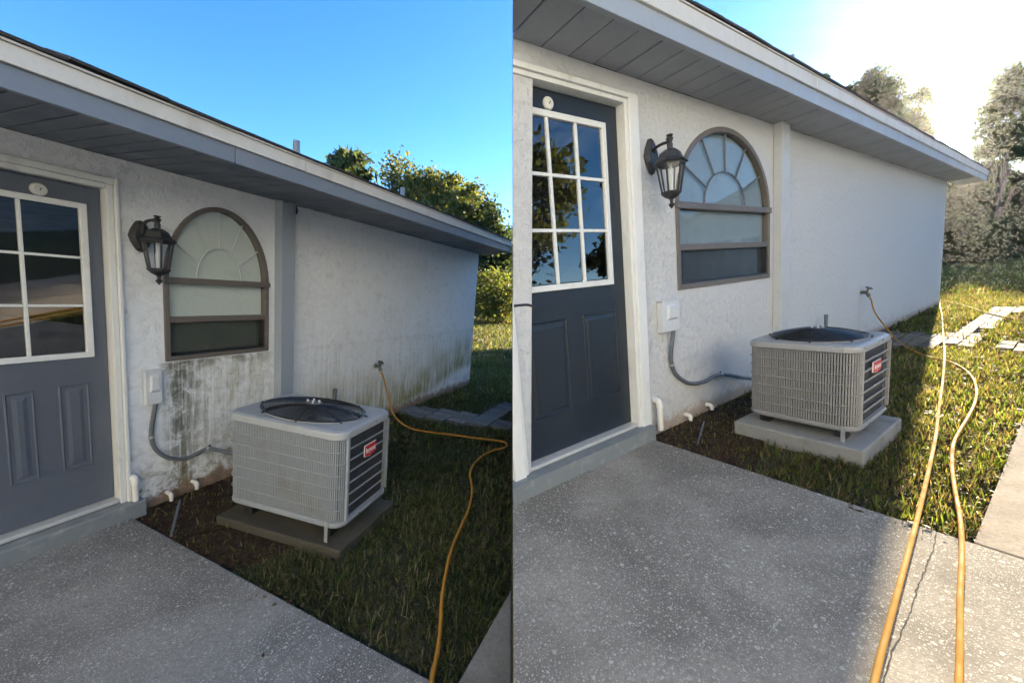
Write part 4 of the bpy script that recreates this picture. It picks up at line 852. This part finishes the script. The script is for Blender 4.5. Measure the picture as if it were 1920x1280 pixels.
# ------------------------------------------------------------------ foliage helpers
def tinted_mesh(name, verts, faces_n, cols, m, quads):
    """verts (N*k,3) already grouped; quads True: 4 verts a face, else 5-vert blades (quad + tri)"""
    me = bpy.data.meshes.new(name); nv = len(verts); me.vertices.add(nv); me.vertices.foreach_set('co', verts.astype(np.float32).ravel())
    if quads:
        nf = nv//4; me.loops.add(nv); me.polygons.add(nf); me.loops.foreach_set('vertex_index', np.arange(nv, dtype=np.int32)); me.polygons.foreach_set('loop_start', np.arange(nf, dtype=np.int32)*4)
        me.polygons.foreach_set('loop_total', np.full(nf, 4, np.int32))
    else:
        nb = nv//5; base = (np.arange(nb, dtype=np.int32)*5)[:, None]
        idx = np.concatenate([base+np.array([[0, 1, 3, 2]]), base+np.array([[2, 3, 4]])], 1).astype(np.int32)
        me.loops.add(nb*7); me.polygons.add(nb*2); me.loops.foreach_set('vertex_index', idx.ravel())
        st = np.stack([np.arange(nb)*7, np.arange(nb)*7+4], 1).astype(np.int32).ravel(); me.polygons.foreach_set('loop_start', st)
        me.polygons.foreach_set('loop_total', np.tile(np.array([4, 3], np.int32), nb))
    at = me.attributes.new('tint', 'FLOAT_COLOR', 'POINT'); c4 = np.concatenate([cols, np.ones((len(cols), 1))], 1).astype(np.float32); at.data.foreach_set('color', c4.ravel())
    me.update(); me.validate(); me.materials.append(m); return me
def leaf_quads(centers, size, pal, aspect=1.6, droop=0.0):
    n = len(centers); a = rng.normal(size=(n, 3)); a[:, 2] -= droop; a /= np.linalg.norm(a, axis=1)[:, None]
    b = rng.normal(size=(n, 3)); b -= a*(a*b).sum(1)[:, None]; b /= np.linalg.norm(b, axis=1)[:, None]
    s_ = size*(0.6+0.8*rng.random(n))[:, None]; L = a*s_*aspect*0.5; W_ = b*s_*0.5
    v = np.stack([centers-L, centers+W_*0.9, centers+L, centers-W_*0.9], 1).reshape(-1, 3)
    c = np.array(pal)[rng.integers(0, len(pal), n)]*(0.7+0.6*rng.random((n, 1))); return v, np.repeat(c, 4, 0)
def wpt(px, py, dist):          # world point seen at a pixel, a horizontal distance away
    d = B @ Vector(((px-960)/F, (py-640)/F, 1)); hl = math.hypot(d.x, d.y); return Vector((0, 0, HC)) + d*(dist/hl)
PAL_OAK = [(0.075, 0.095, 0.028), (0.11, 0.12, 0.035), (0.06, 0.08, 0.025), (0.15, 0.13, 0.04)]
PAL_YEL = [(0.10, 0.12, 0.03), (0.08, 0.10, 0.03), (0.14, 0.125, 0.035), (0.06, 0.08, 0.025)]
PAL_DRK = [(0.035, 0.055, 0.022), (0.05, 0.065, 0.025), (0.028, 0.045, 0.02)]
PAL_PIN = [(0.06, 0.085, 0.035), (0.08, 0.10, 0.04), (0.05, 0.07, 0.03)]
def tree(name, x, y, height, cr, label, pal, n_clump, per, leaf, base_frac=0.35, clump=0.16, cat='tree', group=None, aspect=1.6, lean=(0, 0), trunk=0.05, wig=0.25, tight=0.0):
    z0 = ground_z(x, y)-0.05; root = empty(name, Matrix.Translation((x, y, z0))); tag(root, label, cat, group)
    ctr = np.array([lean[0], lean[1], height*(base_frac+1)/2]); hz = height*(1-base_frac)/2
    u = rng.normal(size=(n_clump, 3)); u /= np.linalg.norm(u, axis=1)[:, None]
    rad = 0.45+0.55*rng.random(n_clump)**0.6; lump = 1+wig*np.sin(u[:, 0]*5+x)*np.cos(u[:, 2]*6+y)
    cc = ctr+u*(rad*lump)[:, None]*np.array([cr, cr, hz]); cc[:, 2] = np.minimum(cc[:, 2], height-clump*height*.25)
    csz = clump*1.35*min(cr, hz)*(0.55+0.9*rng.random(n_clump))
    pts = np.concatenate([c+rng.normal(size=(per, 3))*s_*np.array([1, 1, 0.75]) for c, s_ in zip(cc, csz)])
    cl_p = np.repeat(0.7+0.6*rng.random(n_clump), per)
    if tight:
        kp = (((pts-ctr)/np.array([cr, cr, hz]))**2).sum(1) < tight**2; pts, cl_p = pts[kp], cl_p[kp]
    v, col = leaf_quads(pts, leaf, pal, aspect); col = col*np.repeat(cl_p, 4)[:, None]
    me = tinted_mesh('crown', v, 4, col, M_LEAF, True); o = bpy.data.objects.new('crown', me); COL.objects.link(o); o.parent = root
    tr = MB(); tops = Vector((lean[0]*.8, lean[1]*.8, height*0.8)); tw = trunk*height
    tp = smooth_path([(0, 0, -.1), (lean[0]*.1+.1*cr*random.uniform(-1, 1), lean[1]*.1, height*.25), (lean[0]*.45+.1*cr*random.uniform(-1, 1), lean[1]*.45, height*.5), tops], 5)
    tr.tube(tp, [tw*(1-.82*i/(len(tp)-1)) for i in range(len(tp))], 8).build('trunk', M_BARK, root, smooth=True)
    lm = MB(); idx = rng.permutation(n_clump)[:min(26, n_clump)]
    for i in idx:
        c = Vector(cc[i]); f = min(0.9, max(0.25, c.z/height-0.22)); st = tp[int(f*(len(tp)-1))]
        m_ = st.lerp(c, .5)+Vector((random.uniform(-1, 1), random.uniform(-1, 1), random.uniform(0, 1)))*0.12*cr
        lm.tube(smooth_path([st, m_, c], 4), [tw*.30*(1-.8*k/8) for k in range(9)], 5)
    lm.build('limbs', M_BARK, root, smooth=True); return root
def tree_at(px, py, dist, half_px, **kw):
    t = wpt(px, py, dist); g = ground_z(t.x, t.y); cr = half_px*dist/F*math.cos(math.atan((px-960)/F))**2*0.85
    return tree(kw.pop('name', 'oak_tree'), t.x, t.y, t.z-g, cr, **kw)
TG = 'trees beyond the lawns'
# behind the stained house
tree_at(655, 281, 27, 46, name='pine_tree', label='pale green pine top showing above the stained house roof', pal=PAL_PIN, n_clump=46, per=130, leaf=0.20, aspect=3.2, base_frac=0.55, clump=0.13, group=TG)
tree_at(775, 287, 29, 72, label='tall oak with gappy crown above the middle of the stained roof', pal=PAL_OAK, n_clump=90, per=140, leaf=0.17, base_frac=0.2, clump=0.13, group=TG)
tree_at(858, 322, 26, 74, label='yellow green oak crown above the far end of the stained roof', pal=PAL_YEL, n_clump=100, per=140, leaf=0.17, base_frac=0.15, clump=0.13, group=TG)
tree_at(912, 378, 24, 52, label='dark green tree beyond the corner of the stained house', pal=PAL_DRK, n_clump=90, per=140, leaf=0.15, base_frac=0.05, clump=0.15, group=TG)
tree_at(965, 420, 33, 46, label='dark tree farthest right behind the stained house', pal=PAL_DRK, n_clump=60, per=120, leaf=0.17, base_frac=0.05, clump=0.15, group=TG)
t = wpt(928, 520, 19); tree('leafy_shrub', t.x, t.y, t.z-ground_z(t.x, t.y)+0.4, 1.5, 'loose yellow green shrub at the end of the sunlit lawn', PAL_YEL, 70, 120, 0.09, base_frac=0.0, clump=0.17, cat='shrub', trunk=0.02)
# behind the clean house
tree_at(1545, 124, 40, 16, name='pine_tree', label='small pine tip just above the clean house roof', pal=PAL_PIN, n_clump=26, per=220, leaf=0.136, aspect=3.2, base_frac=0.7, clump=0.22, group=TG, tight=1.12)
tree_at(1587, 150, 45, 34, label='small round tree top over the clean roof', pal=PAL_DRK, n_clump=60, per=260, leaf=0.129, base_frac=0.4, clump=0.2, group=TG, tight=1.12)
tree_at(1655, 122, 48, 70, label='tallest feathery oak above the clean house roof', pal=PAL_OAK, n_clump=130, per=260, leaf=0.129, base_frac=0.25, clump=0.16, group=TG, tight=1.12, wig=0.4)
tree_at(1712, 164, 50, 60, label='broad oak above the far half of the clean roof', pal=PAL_OAK, n_clump=130, per=260, leaf=0.136, base_frac=0.2, clump=0.17, group=TG, tight=1.12, wig=0.4)
tree_at(1762, 296, 56, 56, label='low oak above the end of the clean roof, below the sun', pal=PAL_OAK, n_clump=110, per=260, leaf=0.150, base_frac=0.15, clump=0.18, group=TG, tight=1.12)
tree_at(1922, 94, 44, 78, name='pine_tree', label='tall open pine with curved limbs at the right edge', pal=PAL_PIN, n_clump=44, per=260, leaf=0.136, aspect=3.0, base_frac=0.38, clump=0.15, group=TG, tight=1.2, trunk=0.007, wig=0.5)
tree_at(1850, 303, 52, 80, label='shaded oak beyond the end of the clean house', pal=PAL_DRK, n_clump=140, per=280, leaf=0.150, base_frac=0.0, clump=0.2, group=TG, tight=1.12)
tree_at(1790, 350, 60, 70, label='dark thicket tree behind the corner of the clean house', pal=PAL_DRK, n_clump=120, per=260, leaf=0.163, base_frac=0.0, clump=0.2, group=TG, tight=1.12)
for k_, (px_, py_) in enumerate(((1790, 430), (1838, 420), (1886, 425), (1935, 415))):
    t = wpt(px_, py_, 36+2*k_); tree('leafy_shrub', t.x, t.y, t.z-ground_z(t.x, t.y)+0.3, 1.5, ['dark shrub nearest the corner of the clean house', 'dark shrub second from the corner of the clean house', 'dark shrub third from the corner of the clean house', 'dark shrub at the right edge of the far lawn'][k_], PAL_DRK, 60, 200, 0.12, base_frac=0.0, clump=0.2, cat='shrub', trunk=0.02, group='shrubs at the far end of the lawn')
tree_at(1925, 335, 50, 80, label='dark thicket tree at the far right edge', pal=PAL_DRK, n_clump=120, per=260, leaf=0.150, base_frac=0.0, clump=0.2, group=TG, tight=1.12)
# trees added behind the clean house's roof to keep sun off the stained one
for (x, y, h, c, lb) in ((14.2, 19.9, 8.8, 1.9, 'dense tree added behind the clean house to block the sun, left of the feathery oak'), (15.6, 18.5, 8.6, 1.6, 'dense tree added behind the clean house to block the sun, below the feathery oak')):
    tree('oak_tree', x, y, h, c, lb, PAL_DRK, 200, 120, 0.22, base_frac=0.0, clump=0.22, group=TG, tight=1.1)
# across the road to the right, seen in the panes
for (x, y, h, c, lb) in ((20, -6, 9, 3.5, 'spreading tree mirrored in the upper door panes'), (26, 1.0, 4.2, 3.2, 'round tree mirrored in the door panes'), (26, -14, 10, 4, 'large tree far right of the camera'), (23, 11.0, 7, 2.2, 'tree beside the white garage')):
    tree('oak_tree', x, y, h, c, lb, PAL_OAK, 60, 110, 0.28, base_frac=0.3, clump=0.17, group=TG)
def garage():
    x0, y0, z0 = 15.0, 3.0, ground_z(17, 6)-0.1
    root = empty('white_garage', Matrix.Translation((x0, y0, z0))); tag(root, 'white garage with slate roof off to the right of the lawn', 'garage')
    MB().add([(0, 0, 0), (0, 6.5, 0), (0, 6.5, 2.6), (0, 3.25, 4.1), (0, 0, 2.6), (5, 0, 0), (5, 6.5, 0), (5, 6.5, 2.6), (5, 3.25, 4.1), (5, 0, 2.6)], [(0, 4, 3, 2, 1), (5, 6, 7, 8, 9), (0, 5, 9, 4), (1, 2, 7, 6)]).build('wall', M_ST_R, root)
    for s_ in (0, 1):
        ya, yb = (-.4, 3.25) if s_ == 0 else (6.9, 3.25); za = 2.6-.4*1.5/3.25
        MB().add([(-.3, ya, za), (5.3, ya, za), (5.3, yb, 4.12), (-.3, yb, 4.12), (-.3, ya, za+.15), (5.3, ya, za+.15), (5.3, yb, 4.27), (-.3, yb, 4.27)], [(3, 2, 1, 0), (4, 5, 6, 7), (0, 1, 5, 4), (1, 2, 6, 5), (2, 3, 7, 6), (3, 0, 4, 7)]).build('roof', M_FASC_B, root)
    d = MB().box(-0.06, 0.0, 1.0, 5.5, 0.0, 2.2).build('garage_door', M_WHITE, root)
    for i in range(4): MB().box(-0.08, -0.061, 1.25+i*1.08, 2.05+i*1.08, 1.72, 2.05).build('window', M_DARK, d)
garage()
def add_reflector_house():  # unseen white house added to bounce sunlight onto both shaded walls
    root = empty('reflector_house', Matrix.Translation((0.5, -4.3, ground_z(0.5, -4.3)-0.3)) @ Matrix.Rotation(R(-8), 4, 'Z')); tag(root, 'tall white house added behind the camera to bounce sunlight', 'house')
    W2, H2 = 9.0, 5.9
    MB().add([(-W2, 0, 0), (W2, 0, 0), (W2, 0, H2), (-W2, 0, H2), (-W2, -7, 0), (W2, -7, 0), (W2, -7, H2), (-W2, -7, H2), (-W2, -3.5, H2+1.6), (W2, -3.5, H2+1.6)], [(0, 1, 2, 3), (5, 4, 7, 6), (1, 5, 6, 9, 2), (4, 0, 3, 8, 7)]).build('wall', M_WHITE, root)
    MB().add([(-W2-.4, .25, H2-.06), (W2+.4, .25, H2-.06), (W2+.4, -3.5, H2+1.66), (-W2-.4, -3.5, H2+1.66), (-W2-.4, -7.3, H2-.06), (W2+.4, -7.3, H2-.06)], [(0, 1, 2, 3), (3, 2, 5, 4)]).build('roof', M_SHING, root)
    for k in range(2):
        d = MB().box(-5.6+k*5.6, -1.2+k*5.6, 0.0, 0.04, 0.05, 2.3).build('garage_door', M_WHITE, root)
        for i in range(4): MB().box(-5.4+k*5.6+i*1.05, -4.6+k*5.6+i*1.05, 0.041, 0.05, 1.85, 2.15).build('window', M_DARK, d)
    for x, z in ((5.4, 0), (7.2, 0), (-6, 2.6), (-2, 2.6), (2, 2.6), (6, 2.6)): 
        f = MB().box(x-.5, x+.5, 0.0, 0.05, 1.0+z, 2.2+z).build('window', M_WHITE, root); MB().box(x-.43, x+.43, 0.051, 0.055, 1.07+z, 2.13+z).build('pane', M_DARK, f)
add_reflector_house()
# red edging bricks by the shrub
t = LP.gnd(945, 603)
for i in range(3):
    o = MB().box(-.11, .11, -.055, .055, 0, .075).build('brick', M_BRICK, bevel=0.006, matrix=LP.T @ Matrix.Translation((t.x+i*.35, t.y+.25*i-.15*i, 0)) @ Matrix.Rotation(.4*i-.3, 4, 'Z') @ Matrix.Diagonal((2.2, 2.2, 2.2, 1)))
    tag(o, ['red edging brick nearest the house corner on the far lawn', 'red edging brick in the middle of the far row', 'red edging brick last in the far row'][i], 'brick')

# ------------------------------------------------------------------ grass
def grass(P, name, label, regions, allow, pal, clr=None):
    V = []; C = []
    for (x0, x1, y0, y1, dens, ln, wd, zoff) in regions:
        n = int((x1-x0)*(y1-y0)*dens); x = rng.uniform(x0, x1, n); y = rng.uniform(y0, y1, n)
        # tufts
        x += 0.02*np.sin(y*37+x*11); keep = allow(x, y, rng.random(n)); x, y = x[keep], y[keep]; n = len(x)
        if n == 0: continue
        L = ln*(0.45+0.9*rng.random(n)); a = rng.uniform(0, 2*np.pi, n); lean = rng.uniform(0.25, 1.25, n); w = wd*(0.6+0.8*rng.random(n))
        dx, dy = np.cos(a), np.sin(a); px, py = -dy*w/2, dx*w/2
        z0 = np.full(n, -0.035+zoff)
        mx_, mz = L*0.5*np.sin(lean*0.6), L*0.5*np.cos(lean*0.6); tx, tz = mx_+L*0.55*np.sin(lean*1.25), np.maximum(mz+L*0.55*np.cos(lean*1.25), 0.004)
        v = np.stack([np.stack([x-px, y-py, z0], 1), np.stack([x+px, y+py, z0], 1), np.stack([x+dx*mx_-px*.85, y+dy*mx_-py*.85, z0+mz], 1), np.stack([x+dx*mx_+px*.85, y+dy*mx_+py*.85, z0+mz], 1), np.stack([x+dx*tx, y+dy*tx, z0+tz], 1)], 1)
        c = np.array(pal)[rng.integers(0, len(pal), n)]*(0.65+0.7*rng.random((n, 1)))
        patch = 0.5+0.5*np.sin(x*2.1+1.3*np.sin(y*1.7))*np.cos(y*2.6+x*.9); c = c*(0.75+0.5*patch[:, None])
        V.append(v.reshape(-1, 3)); C.append(np.repeat(c, 5, 0))
    me = tinted_mesh(name, np.concatenate(V), 0, np.concatenate(C), M_GRASS, False); o = bpy.data.objects.new(name, me); COL.objects.link(o); o.matrix_world = P.T; tag(o, label, 'grass', kind='stuff')
    return len(me.polygons)
def side_arr(P, x, y): n = P.n; return n.x*(x-P.c.x)+n.y*(y-P.c.y)+n.z*(0-P.c.z)
def in_poly_arr(poly, x, y):
    c = np.zeros(len(x), bool); j = len(poly)-1
    for i in range(len(poly)):
        xi, yi = poly[i]; xj, yj = poly[j]
        t_ = ((yi > y) != (yj > y)) & (x < (xj-xi)*(y-yi)/((yj-yi) or 1e-9)+xi); c ^= t_; j = i
    return c
def noise2(x, y): return 0.5+0.25*np.sin(x*7.3+2*np.sin(y*5.1))+0.25*np.cos(y*8.7+1.7*np.sin(x*6.1+1))
def pad_mask(P, x, y):
    v = P.v; c, s_ = math.cos(v['yaw']), math.sin(v['yaw']); dx, dy = x-v['acu'], y+v['acd']; a = dx*c-dy*s_; b = dx*s_+dy*c
    return (a > -.055) & (a < v['acw']+.02) & (b > -.055) & (b < v['acl']+.03)
def allowL(x, y, u):
    v = LP.v; ok = (x > v['us']+.004) & (y < -0.01) & (side_arr(LP, x, y) < -0.01) & ~pad_mask(LP, x, y)
    ok |= (x > v['uc']+.05) & (side_arr(LP, x, y) < -0.01)
    ok &= ~((y < -v['dw']+.01) & (x < 3.45) & (y > -v['dw']-1.1))
    for p in PAVE_L: ok &= ~(in_poly_arr(p, x, y) & (u > 0.06))
    bed = ((x-1.5)/1.15)**2+((y+.2)/.85)**2 < 1; ok &= ~(bed & (u > 0.10+0.25*noise2(x*3, y*3)))
    ok &= u < 0.35+0.8*noise2(x, y); return ok
def allowR(x, y, u):
    v = RP.v; s_ = side_arr(RP, x, y); ok = (x > v['us']+.004) & (y < -0.01) & (s_ > 0.02) & ~pad_mask(RP, x, y)
    ok |= (x > v['uc']+.05) & (s_ > .02)
    ok &= ~((y < -v['dw']+.008) & (x < 26) & (y > -v['dw']-1.25))
    for p in PAVE_R: ok &= ~(in_poly_arr(p, x, y) & (u > 0.05))
    bed = ((x-2.4)/1.1)**2+((y+.15)/.65)**2 < 1; ok &= ~(bed & (u > 0.10+0.22*noise2(x*3, y*3)))
    ok &= u < 0.35+0.8*noise2(x, y); return ok
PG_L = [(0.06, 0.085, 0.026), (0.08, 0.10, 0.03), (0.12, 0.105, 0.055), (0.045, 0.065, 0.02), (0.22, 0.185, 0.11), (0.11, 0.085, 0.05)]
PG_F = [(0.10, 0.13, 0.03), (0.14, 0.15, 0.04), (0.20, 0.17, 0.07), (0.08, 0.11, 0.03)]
PG_R = [(0.10, 0.14, 0.022), (0.13, 0.165, 0.03), (0.20, 0.165, 0.06), (0.07, 0.10, 0.022), (0.27, 0.21, 0.11), (0.12, 0.085, 0.05), (0.085, 0.06, 0.04)]
vL, vR = LP.v, RP.v
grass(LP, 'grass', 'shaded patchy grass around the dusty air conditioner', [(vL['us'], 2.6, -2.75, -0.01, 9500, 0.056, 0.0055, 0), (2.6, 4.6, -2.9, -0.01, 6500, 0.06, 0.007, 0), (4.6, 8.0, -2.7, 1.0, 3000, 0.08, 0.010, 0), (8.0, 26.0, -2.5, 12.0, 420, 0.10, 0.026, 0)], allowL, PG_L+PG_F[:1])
grass(RP, 'grass', 'sunlit patchy grass between the patio and the clean house', [(vR['us'], 3.8, -dwr-.01, -0.01, 12000, 0.054, 0.0055, 0), (3.8, 7.0, -2.4, -0.01, 6500, 0.06, 0.008, 0), (7.0, 14.0, -3.2, 2.5, 2000, 0.085, 0.013, 0), (14.0, 44.0, -6.5, 9.0, 330, 0.11, 0.035, 0)], allowR, PG_R)
# leaves and twigs fallen on the patios and soil
def litter(P, name, label, spots, n, spread):
    pts = []
    for (px, py) in spots:
        q = P.gnd(px, py)
        for _ in range(n): pts.append((q.x+random.gauss(0, spread), q.y+random.gauss(0, spread), 0.005+random.random()*.006))
    pts = np.array(pts); pts = pts[np.array([abs(P.side(p)) > .02 for p in pts])]
    v, c = leaf_quads(pts, 0.017, [(0.12, 0.075, 0.04), (0.07, 0.045, 0.03), (0.20, 0.15, 0.09)], 1.8); v = v.reshape(-1, 4, 3); m_ = v.mean(1, keepdims=True); v[:, :, 2] = (m_[:, :, 2]+(v[:, :, 2]-m_[:, :, 2])*0.2); v[:, :, 2] = np.maximum(v[:, :, 2], .002)
    me = tinted_mesh(name, v.reshape(-1, 3), 4, c, M_LEAF, True); o = bpy.data.objects.new(name, me); COL.objects.link(o); o.matrix_world = P.T; tag(o, label, 'leaf litter', kind='stuff')
litter(LP, 'leaf_litter', 'dry leaves scattered along the edge of the shaded patio', [(600, 1150), (520, 1120), (330, 1005), (560, 1148), (500, 1126), (690, 1200), (420, 990), (300, 960)], 7, 0.07)
litter(RP, 'leaf_litter', 'dry leaves scattered by the cracked sunlit patio', [(1640, 957), (1740, 988), (1600, 934), (1700, 968), (1340, 820), (1480, 895)], 5, 0.045)

# ------------------------------------------------------------------ haze volume added to stand in for lens glare round the sun
hz = MB().box(-420, 420, -220, 440, -12, 30).build('haze', None)
hz.data.materials.clear(); hm_ = bpy.data.materials.new('haze'); hm_.use_nodes = True; t_ = hm_.node_tree; t_.nodes.clear()
ho = t_.nodes.new('ShaderNodeOutputMaterial'); hv = t_.nodes.new('ShaderNodeVolumePrincipled'); hv.inputs['Density'].default_value = 0.00024; hv.inputs['Anisotropy'].default_value = 0.76; hv.inputs['Color'].default_value = (0.95, 0.96, 0.97, 1)
t_.links.new(hv.outputs[0], ho.inputs['Volume']); hz.data.materials.append(hm_); tag(hz, 'thin haze volume added for the glare round the sun', 'haze', kind='stuff')
